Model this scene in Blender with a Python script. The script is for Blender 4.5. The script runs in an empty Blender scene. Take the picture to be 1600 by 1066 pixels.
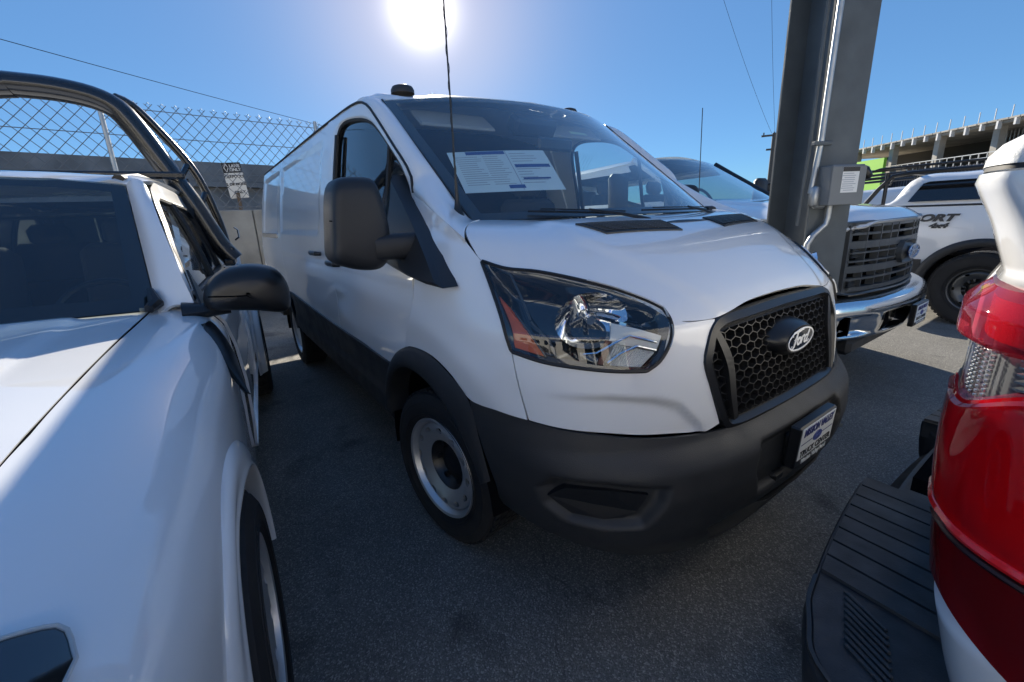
import bpy, math, random
import numpy as np
from mathutils import Vector, Matrix
random.seed(7)
rng = np.random.default_rng(7)
scene = bpy.context.scene
col = scene.collection

# ------------------------------------------------------------------ camera
CAM_POS = (1.62028, -1.65797, 1.4204)
PITCH, ROLL, YAW = math.radians(15.004), math.radians(-2.4356), math.radians(34.85)
cd = bpy.data.cameras.new('camera')
cam = bpy.data.objects.new('camera', cd); col.objects.link(cam)
cd.sensor_width = 36.0; cd.lens = 36.0 * 676.4 / 1600.0
cd.shift_y = -(533.0 - 520.38) / 1600.0
cd.clip_start = 0.02; cd.clip_end = 4000.0
def _axes():
    c, s = math.cos(PITCH), math.sin(PITCH)
    # camera level frame: right = +X, forward = +Y ; the world (x along the van, y to its left) is turned by YAW
    H = Vector((math.sin(YAW), -math.cos(YAW), 0)); L = Vector((math.cos(YAW), math.sin(YAW), 0))
    R0 = Vector((1, 0, 0)); F = Vector((0, c, -s)); U0 = Vector((0, s, c))
    R = R0 * math.cos(ROLL) + U0 * math.sin(ROLL); U = U0 * math.cos(ROLL) - R0 * math.sin(ROLL)
    w = lambda v: Vector((v.dot(H), v.dot(L), v.z))
    return w(R), w(U), w(-F)
_r, _u, _b = _axes()
m = Matrix.Identity(4)
for i, a in enumerate((_r, _u, _b)):
    for j in range(3): m[j][i] = a[j]
m[0][3], m[1][3], m[2][3] = CAM_POS
cam.matrix_world = m
scene.camera = cam

# ------------------------------------------------------------------ sky, sun, exposure
SUN = Vector((-0.8323, 0.4110, 0.3720)).normalized()
world = bpy.data.worlds.new('World'); scene.world = world; world.use_nodes = True
wn = world.node_tree.nodes; wl = world.node_tree.links; wn.clear()
sky = wn.new('ShaderNodeTexSky'); sky.sky_type = 'NISHITA'; sky.sun_disc = False
sky.sun_elevation = math.asin(SUN.z); sky.sun_rotation = math.atan2(SUN.x, SUN.y)
sky.altitude = 0; sky.air_density = 1.0; sky.dust_density = 0.0; sky.ozone_density = 3.0
SKY_STRENGTH = 0.093
bg = wn.new('ShaderNodeBackground'); bg.inputs[1].default_value = SKY_STRENGTH
# even out the sky: brightness compressed, hue kept blue down to the horizon, as the clear morning sky of the picture
bw = wn.new('ShaderNodeRGBToBW'); wl.new(sky.outputs[0], bw.inputs[0])
pw = wn.new('ShaderNodeMath'); pw.operation = 'POWER'; wl.new(bw.outputs[0], pw.inputs[0]); pw.inputs[1].default_value = -0.62
sc_ = wn.new('ShaderNodeVectorMath'); sc_.operation = 'SCALE'; wl.new(sky.outputs[0], sc_.inputs[0]); wl.new(pw.outputs[0], sc_.inputs['Scale'])
tint = wn.new('ShaderNodeVectorMath'); tint.operation = 'MULTIPLY'; tint.inputs[1].default_value = (.76, 1.0, 1.16); wl.new(sc_.outputs[0], tint.inputs[0])
hsv = wn.new('ShaderNodeHueSaturation'); hsv.inputs['Saturation'].default_value = 1.0
tcz = wn.new('ShaderNodeTexCoord'); sep = wn.new('ShaderNodeSeparateXYZ'); wl.new(tcz.outputs['Generated'], sep.inputs[0])
def wm(op, a, b):
    n = wn.new('ShaderNodeMath'); n.operation = op
    for k, v in ((0, a), (1, b)):
        if isinstance(v, (int, float)): n.inputs[k].default_value = v
        else: wl.new(v, n.inputs[k])
    return n.outputs[0]
low = wm('POWER', wm('SUBTRACT', 1.0, wm('MINIMUM', wm('MAXIMUM', sep.outputs[2], 0.0), 1.0)), 9.0)   # near the horizon
hz = wn.new('ShaderNodeMix'); hz.data_type = 'RGBA'; hz.inputs[6].default_value = (1, 1.02, 1.05, 1); hz.inputs[7].default_value = (1.02, 1.50, 2.35, 1); wl.new(low, hz.inputs[0])
mul2 = wn.new('ShaderNodeVectorMath'); mul2.operation = 'MULTIPLY'; wl.new(tint.outputs[0], mul2.inputs[0]); wl.new(hz.outputs[2], mul2.inputs[1])
wl.new(mul2.outputs[0], hsv.inputs['Color']); wl.new(hsv.outputs[0], bg.inputs[0])
# the sun's bright disc and aureole, in the direction the sun lamp shines from
tc = wn.new('ShaderNodeTexCoord')
dot = wn.new('ShaderNodeVectorMath'); dot.operation = 'DOT_PRODUCT'; dot.inputs[1].default_value = SUN
nrm = wn.new('ShaderNodeVectorMath'); nrm.operation = 'NORMALIZE'
wl.new(tc.outputs['Generated'], nrm.inputs[0]); wl.new(nrm.outputs[0], dot.inputs[0])
def wmath(op, a, b=None):
    n = wn.new('ShaderNodeMath'); n.operation = op
    for k, v in ((0, a), (1, b)):
        if v is None: continue
        if isinstance(v, (int, float)): n.inputs[k].default_value = v
        else: wl.new(v, n.inputs[k])
    return n.outputs[0]
cosang = wmath('MAXIMUM', dot.outputs['Value'], 0.0)
g1 = wmath('MULTIPLY', wmath('POWER', cosang, 900.0), .9)
g2 = wmath('MULTIPLY', wmath('POWER', cosang, 60.0), 0.20)
g3 = wmath('MULTIPLY', wmath('POWER', cosang, 5200.0), 14.0)
glow = wmath('ADD', g1, g3)
g2 = wmath('ADD', g2, wmath('MULTIPLY', wmath('POWER', cosang, 16.0), 0.05))
bg2 = wn.new('ShaderNodeBackground'); bg2.inputs[0].default_value = (1.0, 0.93, 0.84, 1); wl.new(glow, bg2.inputs[1])
bg3 = wn.new('ShaderNodeBackground'); bg3.inputs[0].default_value = (1.0, 0.66, 0.30, 1); wl.new(g2, bg3.inputs[1])
add0 = wn.new('ShaderNodeAddShader'); wl.new(bg.outputs[0], add0.inputs[0]); wl.new(bg3.outputs[0], add0.inputs[1])
addw = wn.new('ShaderNodeAddShader'); wl.new(add0.outputs[0], addw.inputs[0]); wl.new(bg2.outputs[0], addw.inputs[1])
wo = wn.new('ShaderNodeOutputWorld'); wl.new(addw.outputs[0], wo.inputs[0])
sd = bpy.data.lights.new('sun', 'SUN'); sd.energy = 5.0; sd.angle = math.radians(0.53); sd.color = (1.0, 0.91, 0.76)
so = bpy.data.objects.new('sun', sd); col.objects.link(so)
so.rotation_euler = SUN.to_track_quat('Z', 'Y').to_euler(); so.location = SUN * 60
scene.view_settings.view_transform = 'Standard'; scene.view_settings.look = 'None'
scene.view_settings.exposure = 1.1; scene.view_settings.gamma = 1.0
scene.view_settings.use_curve_mapping = False
scene.cycles.max_bounces = 10; scene.cycles.transparent_max_bounces = 24
scene.cycles.glossy_bounces = 5; scene.cycles.diffuse_bounces = 4; scene.cycles.transmission_bounces = 6
scene.cycles.caustics_reflective = False; scene.cycles.caustics_refractive = False
scene.cycles.use_denoising = True
scene.cycles.sample_clamp_indirect = 4.0

# ------------------------------------------------------------------ materials
MATS = {}
def mat(name, color=(.5, .5, .5), rough=.5, metal=0., coat=0., coat_rough=.03, spec=.5, emit=None, estr=0., bump=None, var=None, ior=1.5, trans=0., alpha=1., wear=None):
    """principled material; bump=(scale, strength, detail); var=(scale, amount) value mottling; wear=(scale, rough_amount)"""
    if name in MATS: return MATS[name]
    mt = bpy.data.materials.new(name); mt.use_nodes = True
    nt = mt.node_tree; b = nt.nodes['Principled BSDF']
    b.inputs['Base Color'].default_value = (*color, 1); b.inputs['Roughness'].default_value = rough
    b.inputs['Metallic'].default_value = metal; b.inputs['Coat Weight'].default_value = coat
    b.inputs['Coat Roughness'].default_value = coat_rough; b.inputs['Specular IOR Level'].default_value = spec
    b.inputs['IOR'].default_value = ior; b.inputs['Transmission Weight'].default_value = trans; b.inputs['Alpha'].default_value = alpha
    if emit: b.inputs['Emission Color'].default_value = (*emit, 1); b.inputs['Emission Strength'].default_value = estr
    tc = None
    def coords():
        nonlocal tc
        if tc is None: tc = nt.nodes.new('ShaderNodeTexCoord')
        return tc.outputs['Object']
    if var:
        n = nt.nodes.new('ShaderNodeTexNoise'); n.inputs['Scale'].default_value = var[0]; n.inputs['Detail'].default_value = 6
        nt.links.new(coords(), n.inputs['Vector'])
        mr = nt.nodes.new('ShaderNodeMapRange'); mr.inputs['From Min'].default_value = .3; mr.inputs['From Max'].default_value = .7
        mr.inputs['To Min'].default_value = 1 - var[1]; mr.inputs['To Max'].default_value = 1 + var[1]
        nt.links.new(n.outputs['Fac'], mr.inputs['Value'])
        vm = nt.nodes.new('ShaderNodeVectorMath'); vm.operation = 'SCALE'; vm.inputs[0].default_value = color
        nt.links.new(mr.outputs[0], vm.inputs['Scale']); nt.links.new(vm.outputs[0], b.inputs['Base Color'])
    if wear:
        n = nt.nodes.new('ShaderNodeTexNoise'); n.inputs['Scale'].default_value = wear[0]; n.inputs['Detail'].default_value = 5
        nt.links.new(coords(), n.inputs['Vector'])
        mr = nt.nodes.new('ShaderNodeMapRange'); mr.inputs['From Min'].default_value = .35; mr.inputs['From Max'].default_value = .7
        mr.inputs['To Min'].default_value = rough; mr.inputs['To Max'].default_value = rough + wear[1]
        nt.links.new(n.outputs['Fac'], mr.inputs['Value']); nt.links.new(mr.outputs[0], b.inputs['Roughness'])
    if bump:
        n = nt.nodes.new('ShaderNodeTexNoise'); n.inputs['Scale'].default_value = bump[0]; n.inputs['Detail'].default_value = bump[2]
        nt.links.new(coords(), n.inputs['Vector'])
        bp = nt.nodes.new('ShaderNodeBump'); bp.inputs['Strength'].default_value = bump[1]; bp.inputs['Distance'].default_value = .002
        nt.links.new(n.outputs['Fac'], bp.inputs['Height']); nt.links.new(bp.outputs[0], b.inputs['Normal'])
    MATS[name] = mt
    return mt
def glass(name, tint=(.8, .86, .88), ior=1.5, rough=.0, dust=0.0):
    """thin sheet glass: tinted see-through plus a fresnel mirror, with a faint film of dust"""
    if name in MATS: return MATS[name]
    mt = bpy.data.materials.new(name); mt.use_nodes = True
    nt = mt.node_tree; nt.nodes.clear()
    out = nt.nodes.new('ShaderNodeOutputMaterial')
    tr = nt.nodes.new('ShaderNodeBsdfTransparent'); tr.inputs[0].default_value = (*tint, 1)
    gl = nt.nodes.new('ShaderNodeBsdfGlossy'); gl.inputs['Roughness'].default_value = rough; gl.inputs['Color'].default_value = (1, 1, 1, 1)
    fr = nt.nodes.new('ShaderNodeFresnel'); fr.inputs['IOR'].default_value = ior
    geo = nt.nodes.new('ShaderNodeNewGeometry')      # same fresnel on both faces of the thin sheet
    vt = nt.nodes.new('ShaderNodeMix'); vt.data_type = 'FLOAT'
    vt.inputs[2].default_value = ior; vt.inputs[3].default_value = 1 / ior
    nt.links.new(geo.outputs['Backfacing'], vt.inputs[0]); nt.links.new(vt.outputs[0], fr.inputs['IOR'])
    m2 = nt.nodes.new('ShaderNodeMath'); m2.operation = 'MULTIPLY'; m2.inputs[1].default_value = 1.5; m2.use_clamp = True
    nt.links.new(fr.outputs[0], m2.inputs[0])
    mx = nt.nodes.new('ShaderNodeMixShader'); nt.links.new(m2.outputs[0], mx.inputs[0])
    nt.links.new(tr.outputs[0], mx.inputs[1]); nt.links.new(gl.outputs[0], mx.inputs[2])
    last = mx.outputs[0]
    if dust:
        df = nt.nodes.new('ShaderNodeBsdfDiffuse'); df.inputs[0].default_value = (.55, .56, .58, 1)
        tc = nt.nodes.new('ShaderNodeTexCoord'); n = nt.nodes.new('ShaderNodeTexNoise'); n.inputs['Scale'].default_value = 5; n.inputs['Detail'].default_value = 6
        nt.links.new(tc.outputs['Object'], n.inputs['Vector'])
        mm = nt.nodes.new('ShaderNodeMath'); mm.operation = 'MULTIPLY'; mm.inputs[1].default_value = dust
        nt.links.new(n.outputs['Fac'], mm.inputs[0])
        m3 = nt.nodes.new('ShaderNodeMixShader'); nt.links.new(mm.outputs[0], m3.inputs[0])
        nt.links.new(last, m3.inputs[1]); nt.links.new(df.outputs[0], m3.inputs[2]); last = m3.outputs[0]
    nt.links.new(last, out.inputs[0])
    MATS[name] = mt
    return mt

PAINT = mat('white_paint', (.78, .785, .785), .35, coat=1., coat_rough=.012, wear=(7, .08)); PAINT.node_tree.nodes['Principled BSDF'].inputs['Coat IOR'].default_value = 1.75
BLACKPL = mat('black_moulded_plastic', (.025, .026, .028), .46, bump=(420, .35, 2), wear=(9, .15))
MIRRORPL = mat('mirror_shell_plastic', (.014, .015, .018), .48, bump=(420, .3, 2))
BLACKPL2 = mat('smooth_black_plastic', (.012, .012, .013), .32)
GLOSSBLK = mat('gloss_black', (.008, .008, .009), .08, coat=1.)
RUBBER = mat('tyre_rubber', (.014, .014, .015), .75, var=(18, .25))
DARK = mat('dark_cavity', (.006, .006, .007), .95, spec=0.)
SEAL = mat('rubber_seal', (.012, .012, .013), .55)
CHROME = mat('chrome', (.82, .83, .85), .06, metal=1.)
STEELW = mat('silver_wheel_paint', (.60, .61, .62), .34, metal=.75, wear=(14, .12))
GLASS = glass('windshield_glass', (.84, .91, .91), dust=.04)
TINTED = glass('tinted_windscreen', (.42, .50, .52), dust=.03)
SIDEGLASS = glass('side_glass', (.80, .88, .88), dust=.03)
PRIVACY = glass('privacy_glass', (.05, .055, .06), dust=.03)
CLEARLENS = glass('clear_lens', (.9, .92, .93), ior=1.45)

# ------------------------------------------------------------------ object helpers
def link(o, parent=None):
    col.objects.link(o)
    if parent is not None: o.parent = parent
    return o
def mesh_obj(name, V, F, material, parent=None, smooth=True, uv=None):
    me = bpy.data.meshes.new(name)
    me.from_pydata([tuple(map(float, v)) for v in V], [], [tuple(map(int, f)) for f in F])
    me.validate(); me.update()
    if smooth: me.polygons.foreach_set('use_smooth', [True] * len(me.polygons))
    if isinstance(material, (list, tuple)):
        for mm in material: me.materials.append(mm)
    else: me.materials.append(material)
    return link(bpy.data.objects.new(name, me), parent)
def empty(name, loc=(0, 0, 0), rotz=0., parent=None):
    o = bpy.data.objects.new(name, None); o.location = loc; o.rotation_euler = (0, 0, rotz); o.empty_display_size = .2
    return link(o, parent)
def tag(o, label, cat, group=None, kind=None):
    o['label'] = label; o['category'] = cat
    if group: o['group'] = group
    if kind: o['kind'] = kind
    return o
def structure(o): o['kind'] = 'structure'; return o
def mirror_copy(o, parent=None):
    c = o.copy(); col.objects.link(c); c.parent = parent or o.parent
    c.scale = (o.scale[0], -o.scale[1], o.scale[2]); c.location = (o.location[0], -o.location[1], o.location[2])
    for ch in list(o.children):
        d = ch.copy(); col.objects.link(d); d.parent = c
    return c
class MB:
    """collects geometry of ONE part"""
    def __init__(s): s.V = []; s.F = []
    def add(s, V, F):
        b = len(s.V); s.V += [tuple(v) for v in V]; s.F += [tuple(i + b for i in f) for f in F]; return s
    def box(s, c, d, rot=None, bev=0.):
        hx, hy, hz = d[0] / 2, d[1] / 2, d[2] / 2
        if bev > 0:
            V = []
            for sx in (-1, 1):
                for sy in (-1, 1):
                    for sz in (-1, 1):
                        V += [(sx * hx, sy * (hy - bev), sz * (hz - bev)), (sx * (hx - bev), sy * hy, sz * (hz - bev)), (sx * (hx - bev), sy * (hy - bev), sz * hz)]
            idx = {}
            k = 0
            for sx in (-1, 1):
                for sy in (-1, 1):
                    for sz in (-1, 1):
                        idx[(sx, sy, sz)] = (k, k + 1, k + 2); k += 3
            F = []
            def quad(a, b, c_, d_): F.append((a, b, c_, d_))
            for sg in (-1, 1):
                for ax in range(3):
                    q = []
                    for (a, b) in ((-1, -1), (1, -1), (1, 1), (-1, 1)):
                        k3 = [0, 0, 0]; k3[ax] = sg; k3[(ax + 1) % 3] = a; k3[(ax + 2) % 3] = b
                        q.append(idx[tuple(k3)][ax])
                    F.append(tuple(q) if sg > 0 else tuple(q[::-1]))
            for ax in range(3):
                o1, o2 = (ax + 1) % 3, (ax + 2) % 3
                for a in (-1, 1):
                    for b in (-1, 1):
                        p = [0, 0, 0]; p[o1] = a; p[o2] = b; p[ax] = -1; lo = tuple(p); p[ax] = 1; hi = tuple(p)
                        f = (idx[lo][o1], idx[hi][o1], idx[hi][o2], idx[lo][o2])
                        F.append(f if a * b < 0 else f[::-1])
            for k3, t in idx.items(): F.append(t if k3[0] * k3[1] * k3[2] > 0 else t[::-1])
        else:
            V = [(sx * hx, sy * hy, sz * hz) for sx in (-1, 1) for sy in (-1, 1) for sz in (-1, 1)]
            F = [(0, 1, 3, 2), (4, 6, 7, 5), (0, 4, 5, 1), (2, 3, 7, 6), (0, 2, 6, 4), (1, 5, 7, 3)]
        R = rot if rot is not None else Matrix.Identity(3)
        return s.add([Vector(c) + R @ Vector(v) for v in V], F)
    def tube(s, pts, r, n=10, cap=True, flat=None):
        pts = [Vector(p) for p in pts]; m_ = len(pts)
        rs = r if isinstance(r, (list, tuple)) else [r] * m_
        V = []; F = []
        up = None
        for i, p in enumerate(pts):
            t = (pts[min(i + 1, m_ - 1)] - pts[max(i - 1, 0)]).normalized()
            if up is None:
                up = Vector((0, 0, 1)) if abs(t.z) < .9 else Vector((1, 0, 0))
            a = t.cross(up)
            if a.length < 1e-6: a = t.orthogonal()
            a.normalize(); b = a.cross(t).normalized(); up = b
            for k in range(n):
                th = 2 * math.pi * k / n
                V.append(p + (a * math.cos(th) * (flat or 1) + b * math.sin(th)) * rs[i])
        for i in range(m_ - 1):
            for k in range(n):
                F.append((i * n + k, i * n + (k + 1) % n, (i + 1) * n + (k + 1) % n, (i + 1) * n + k))
        if cap:
            F.append(tuple(range(n))[::-1]); F.append(tuple(range((m_ - 1) * n, m_ * n)))
        return s.add(V, F)
    def lathe(s, prof, n=32, axis='y', c=(0, 0, 0), closed=False):
        """prof: (radius, along) pairs, turned about the axis through c"""
        V = []; F = []; m_ = len(prof)
        for k in range(n):
            th = 2 * math.pi * k / n
            for r, a in prof:
                u, v = r * math.cos(th), r * math.sin(th)
                p = {'y': (u, a, v), 'x': (a, u, v), 'z': (u, v, a)}[axis]
                V.append((p[0] + c[0], p[1] + c[1], p[2] + c[2]))
        for k in range(n):
            for i in range(m_ - 1 + (1 if closed else 0)):
                j = (i + 1) % m_; k2 = (k + 1) % n
                F.append((k * m_ + i, k * m_ + j, k2 * m_ + j, k2 * m_ + i))
        return s.add(V, F)
    def prism(s, loop, off, flip=False):
        """loop of 3-D points swept by the vector off"""
        n = len(loop); off = Vector(off); L0 = [Vector(p) for p in loop]
        V = L0 + [p + off for p in L0]
        F = [tuple(range(n))[::-1], tuple(range(n, 2 * n))] + [(i, (i + 1) % n, n + (i + 1) % n, n + i) for i in range(n)]
        return s.add(V, F)
    def build(s, name, material, parent=None, smooth=False):
        o = mesh_obj(name, s.V, s.F, material, parent, False)
        if smooth:
            me = o.data
            me.polygons.foreach_set('use_smooth', [True] * len(me.polygons))
            me.set_sharp_from_angle(angle=math.radians(smooth if smooth is not True else 38))
        return o
def spl(pts, n, lin=False):
    """points resampled along a centripetal Catmull-Rom curve (or the straight polyline)"""
    P = np.array(pts, float)
    if lin or len(P) < 3: D = P
    else:
        Q = np.vstack([2 * P[0] - P[1], P, 2 * P[-1] - P[-2]]); out = []
        for i in range(1, len(Q) - 2):
            p0, p1, p2, p3 = Q[i - 1:i + 3]
            t0 = 0; t1 = t0 + max(np.linalg.norm(p1 - p0), 1e-6) ** .5; t2 = t1 + max(np.linalg.norm(p2 - p1), 1e-6) ** .5; t3 = t2 + max(np.linalg.norm(p3 - p2), 1e-6) ** .5
            for t in np.linspace(t1, t2, 12, endpoint=False):
                a1 = (t1 - t) / (t1 - t0) * p0 + (t - t0) / (t1 - t0) * p1; a2 = (t2 - t) / (t2 - t1) * p1 + (t - t1) / (t2 - t1) * p2
                a3 = (t3 - t) / (t3 - t2) * p2 + (t - t2) / (t3 - t2) * p3
                b1 = (t2 - t) / (t2 - t0) * a1 + (t - t0) / (t2 - t0) * a2; b2 = (t3 - t) / (t3 - t1) * a2 + (t - t1) / (t3 - t1) * a3
                out.append((t2 - t) / (t2 - t1) * b1 + (t - t1) / (t2 - t1) * b2)
        D = np.array(out + [P[-1]])
    s = np.concatenate([[0], np.cumsum(np.linalg.norm(np.diff(D, axis=0), axis=1))])
    t = np.linspace(0, s[-1], n)
    return np.stack([np.interp(t, s, D[:, k]) for k in range(D.shape[1])], -1)
def coons(b, t, l, r, nu, nv):
    """grid [nv][nu] from four border curves: b,t run with u; l,r run with v"""
    b = spl(b, nu); t = spl(t, nu); l = spl(l, nv); r = spl(r, nv)
    u = np.linspace(0, 1, nu)[None, :, None]; v = np.linspace(0, 1, nv)[:, None, None]
    return ((1 - v) * b[None] + v * t[None] + (1 - u) * l[:, None] + u * r[:, None]
            - ((1 - u) * (1 - v) * b[0] + u * (1 - v) * b[-1] + (1 - u) * v * t[0] + u * v * t[-1]))
def gnormals(P):
    du = np.gradient(P, axis=1); dv = np.gradient(P, axis=0); n = np.cross(du, dv)
    return n / np.maximum(np.linalg.norm(n, axis=-1, keepdims=True), 1e-9)
def grid_geo(P, thick=0., flip=False, gap=0.):
    nv, nu = P.shape[:2]; P = P.copy()
    if gap:
        def pull(a, b):
            d = b - a; L = np.maximum(np.linalg.norm(d, axis=-1, keepdims=True), 1e-6); return a + d / L * np.minimum(gap, L * .6)
        Q = P.copy()
        Q[0], Q[-1] = pull(P[0], P[1]), pull(P[-1], P[-2]); P = Q.copy()
        Q[:, 0], Q[:, -1] = pull(P[:, 0], P[:, 1]), pull(P[:, -1], P[:, -2]); P = Q
    V = [tuple(p) for p in P.reshape(-1, 3)]; F = []
    for j in range(nv - 1):
        for i in range(nu - 1):
            f = (j * nu + i, j * nu + i + 1, (j + 1) * nu + i + 1, (j + 1) * nu + i)
            F.append(f[::-1] if flip else f)
    if thick:
        N = gnormals(P) * (-1 if flip else 1)
        ring = [(0, i) for i in range(nu)] + [(j, nu - 1) for j in range(1, nv)] + [(nv - 1, i) for i in range(nu - 2, -1, -1)] + [(j, 0) for j in range(nv - 2, 0, -1)]
        b = len(V); n = len(ring)
        V += [tuple(P[r]) for r in ring]; V += [tuple(P[r] - N[r] * thick) for r in ring]
        for k in range(n):
            f = (b + k, b + n + k, b + n + (k + 1) % n, b + (k + 1) % n)
            F.append(f[::-1] if flip else f)
    return V, F
def grid_obj(name, P, material, parent=None, thick=.012, flip=False, gap=.0025):
    V, F = grid_geo(P, thick, flip, gap)
    return mesh_obj(name, V, F, material, parent, True)
def loft(sections, n, m_=None, closed=False):
    """sections: list of point lists; each resampled to n points, then splined across to m_ rows -> grid"""
    S = np.array([spl(s, n) for s in sections])
    if m_:
        S = np.stack([spl(S[:, k], m_) for k in range(n)], 1)
    return S
def text_mesh(name, body, size, material, parent, M, extrude=.0008, align='CENTER', bold=0., shear=0., xscale=1.):
    """flat lettering turned into a mesh; M maps text x,y,z to the place it stands"""
    cu = bpy.data.curves.new('lettering', 'FONT'); cu.body = body; cu.size = size; cu.extrude = extrude; cu.align_x = align; cu.align_y = 'CENTER'
    cu.offset = bold; cu.shear = shear; cu.resolution_u = 4
    o = bpy.data.objects.new('lettering', cu); col.objects.link(o)
    dg = bpy.context.evaluated_depsgraph_get(); me = bpy.data.meshes.new_from_object(o.evaluated_get(dg))
    bpy.data.objects.remove(o); bpy.data.curves.remove(cu)
    me.name = name; me.materials.clear(); me.materials.append(material)
    me.transform(M @ Matrix.Diagonal((xscale, 1, 1, 1)))
    return link(bpy.data.objects.new(name, me), parent)
def frame_mat(o, ex, ey):
    """matrix whose x,y axes are ex,ey at origin o"""
    ex = Vector(ex).normalized(); ez = ex.cross(Vector(ey)).normalized(); ey = ez.cross(ex)
    M = Matrix.Identity(4)
    for j in range(3): M[j][0], M[j][1], M[j][2], M[j][3] = ex[j], ey[j], ez[j], o[j]
    return M
def ribbon(mb, pts, w, h, nrm_):
    """flat raised stroke along pts, width w (number or list), height h along nrm_"""
    P = [Vector(p) for p in pts]; nrm_ = Vector(nrm_).normalized(); n = len(P)
    ws = w if isinstance(w, (list, tuple)) else [w] * n
    V = []
    for i, p in enumerate(P):
        t = (P[min(i + 1, n - 1)] - P[max(i - 1, 0)]).normalized(); s_ = t.cross(nrm_).normalized() * ws[i] / 2
        V += [p - s_, p + s_, p + s_ + nrm_ * h, p - s_ + nrm_ * h]
    F = []
    for i in range(n - 1):
        a, b = i * 4, i * 4 + 4
        F += [(a + k, b + k, b + (k + 1) % 4, a + (k + 1) % 4) for k in range(4)]
    F += [(0, 1, 2, 3), (4 * n - 1, 4 * n - 2, 4 * n - 3, 4 * n - 4)]
    mb.add(V, F)
# lower body of the van: superellipse plan slices
def _tab(z,t):
    return np.interp(z,[a for a,b in t],[b for a,b in t])
def _smooth(t,w=.03):
    zs=np.linspace(t[0][0]-.1,t[-1][0]+.1,600);v=_tab(zs,t)
    k=np.hanning(int(w/(zs[1]-zs[0]))*2+3);k/=k.sum();n=len(k)//2
    vp=np.concatenate([np.full(n,v[0]),v,np.full(n,v[-1])])
    return list(zip(zs,np.convolve(vp,k,'valid')))
TA=_smooth([(.2,.86),(.7,.905),(.8,.895),(.9,.88),(1.0,.86),(1.08,.84),(1.11,.82),(1.15,.78),(1.2,.715),(1.25,.648),(1.3,.578),(1.34,.505),(1.37,.42),(1.39,.32),(1.405,.2),(1.418,.02)],.018)
TB=_smooth([(.2,.99),(.5,1.015),(.8,1.035),(.95,1.04),(1.1,1.038),(1.2,1.03),(1.3,1.012),(1.4,1.0),(1.5,.985),(1.6,.972),(1.8,.935),(1.95,.905),(2.0,.89),(2.04,.865)],.05)
TN=_smooth([(.2,3.),(1.1,3.),(1.3,2.7),(1.42,2.5)],.05)
TAb=_smooth([(.2,.80),(.28,.87),(.4,.935),(.5,.965),(.58,.975),(.67,.965),(.70,.945),(.74,.91),(.8,.89)],.02)
TBb=_smooth([(.2,.86),(.3,.91),(.4,.96),(.5,1.0),(.6,1.02),(.75,1.038),(.95,1.04)],.04)
X0=.1
def zarr(t):
    a=np.array(t);return a[:,0],a[:,1]
def make(TA,TB):
    za,va=zarr(TA);zb,vb=zarr(TB);zn,vn=zarr(TN)
    def g(P):
        x,y,z=P[...,0],np.abs(P[...,1]),P[...,2]
        A=np.maximum(np.interp(z,za,va),.012);B=np.interp(z,zb,vb);n=np.interp(z,zn,vn)
        u=np.maximum(x-X0,0)/A
        return (u**n+(y/B)**n)**(1/n)-1
    return g
gbody=make(TA,TB);gbump=make(TAb,TBb)

def project(g, P, it=30):
    """slides points onto the body surface g = 0 along its gradient"""
    P = np.array(P, float); e = 1e-4
    for _ in range(it):
        v = g(P)
        G = np.stack([(g(P + e * np.eye(3)[k]) - g(P - e * np.eye(3)[k])) / (2 * e) for k in range(3)], -1)
        st = v[..., None] * G / np.maximum((G * G).sum(-1, keepdims=True), 1e-6)
        L = np.linalg.norm(st, axis=-1, keepdims=True); st *= np.minimum(1, .02 / np.maximum(L, 1e-9))
        P = P - st
    return P
def xsurf(y, z, off=0.):
    A = np.interp(z, *_ZA); B = np.interp(z, *_ZB); n = np.interp(z, *_ZN)
    return X0 + A * np.maximum(1 - (abs(y) / B) ** n, 0) ** (1 / n) + off
_ZA = (np.array(TA)[:, 0], np.array(TA)[:, 1]); _ZB = (np.array(TB)[:, 0], np.array(TB)[:, 1]); _ZN = (np.array(TN)[:, 0], np.array(TN)[:, 1])
def bside(z, off=0.): return -(np.interp(z, *_ZB) + off)
def outward(P, ref=(-1.6, 0, 1.0)):
    N = gnormals(P); return float((N * (P - np.array(ref))).sum(-1).mean()) > 0
def panel(name, b, t, l, r, nu, nv, material, parent, g=None, gap=.0025, thick=.012, off=0., disp=None, ref=(-1.6, 0, 1.0), keep_top=False):
    P = coons(b, t, l, r, nu, nv)
    if g is not None:
        P0_ = P; P = project(g, P); w_ = sstep((1.40 - P0_[..., 2:]) / .06) if keep_top else 1.; P = P * w_ + P0_ * (1 - w_)
    out = outward(P, ref)
    if off or disp is not None:
        N = gnormals(P) * (1 if out else -1)
        d = off + (disp(P) if disp is not None else 0)
        P = P + N * (d[..., None] if isinstance(d, np.ndarray) else d)
    return grid_obj(name, P, material, parent, thick, not out, gap), P
def poly_depth(Y, Z, poly):
    """distance inside a polygon (0 outside)"""
    px = np.array(poly); n = len(px); ins = np.zeros(Y.shape, bool); dist = np.full(Y.shape, 9.)
    for i in range(n):
        a, b = px[i], px[(i + 1) % n]
        c1 = (a[1] > Z) != (b[1] > Z)
        with np.errstate(divide='ignore', invalid='ignore'):
            ins ^= c1 & (Y < (b[0] - a[0]) * (Z - a[1]) / (b[1] - a[1] + 1e-12) + a[0])
        ab = b - a; t = np.clip(((Y - a[0]) * ab[0] + (Z - a[1]) * ab[1]) / (ab @ ab), 0, 1)
        dist = np.minimum(dist, np.hypot(Y - a[0] - t * ab[0], Z - a[1] - t * ab[1]))
    return np.where(ins, dist, 0.)
sstep = lambda x: (lambda t: t * t * (3 - 2 * t))(np.clip(x, 0, 1))

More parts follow.
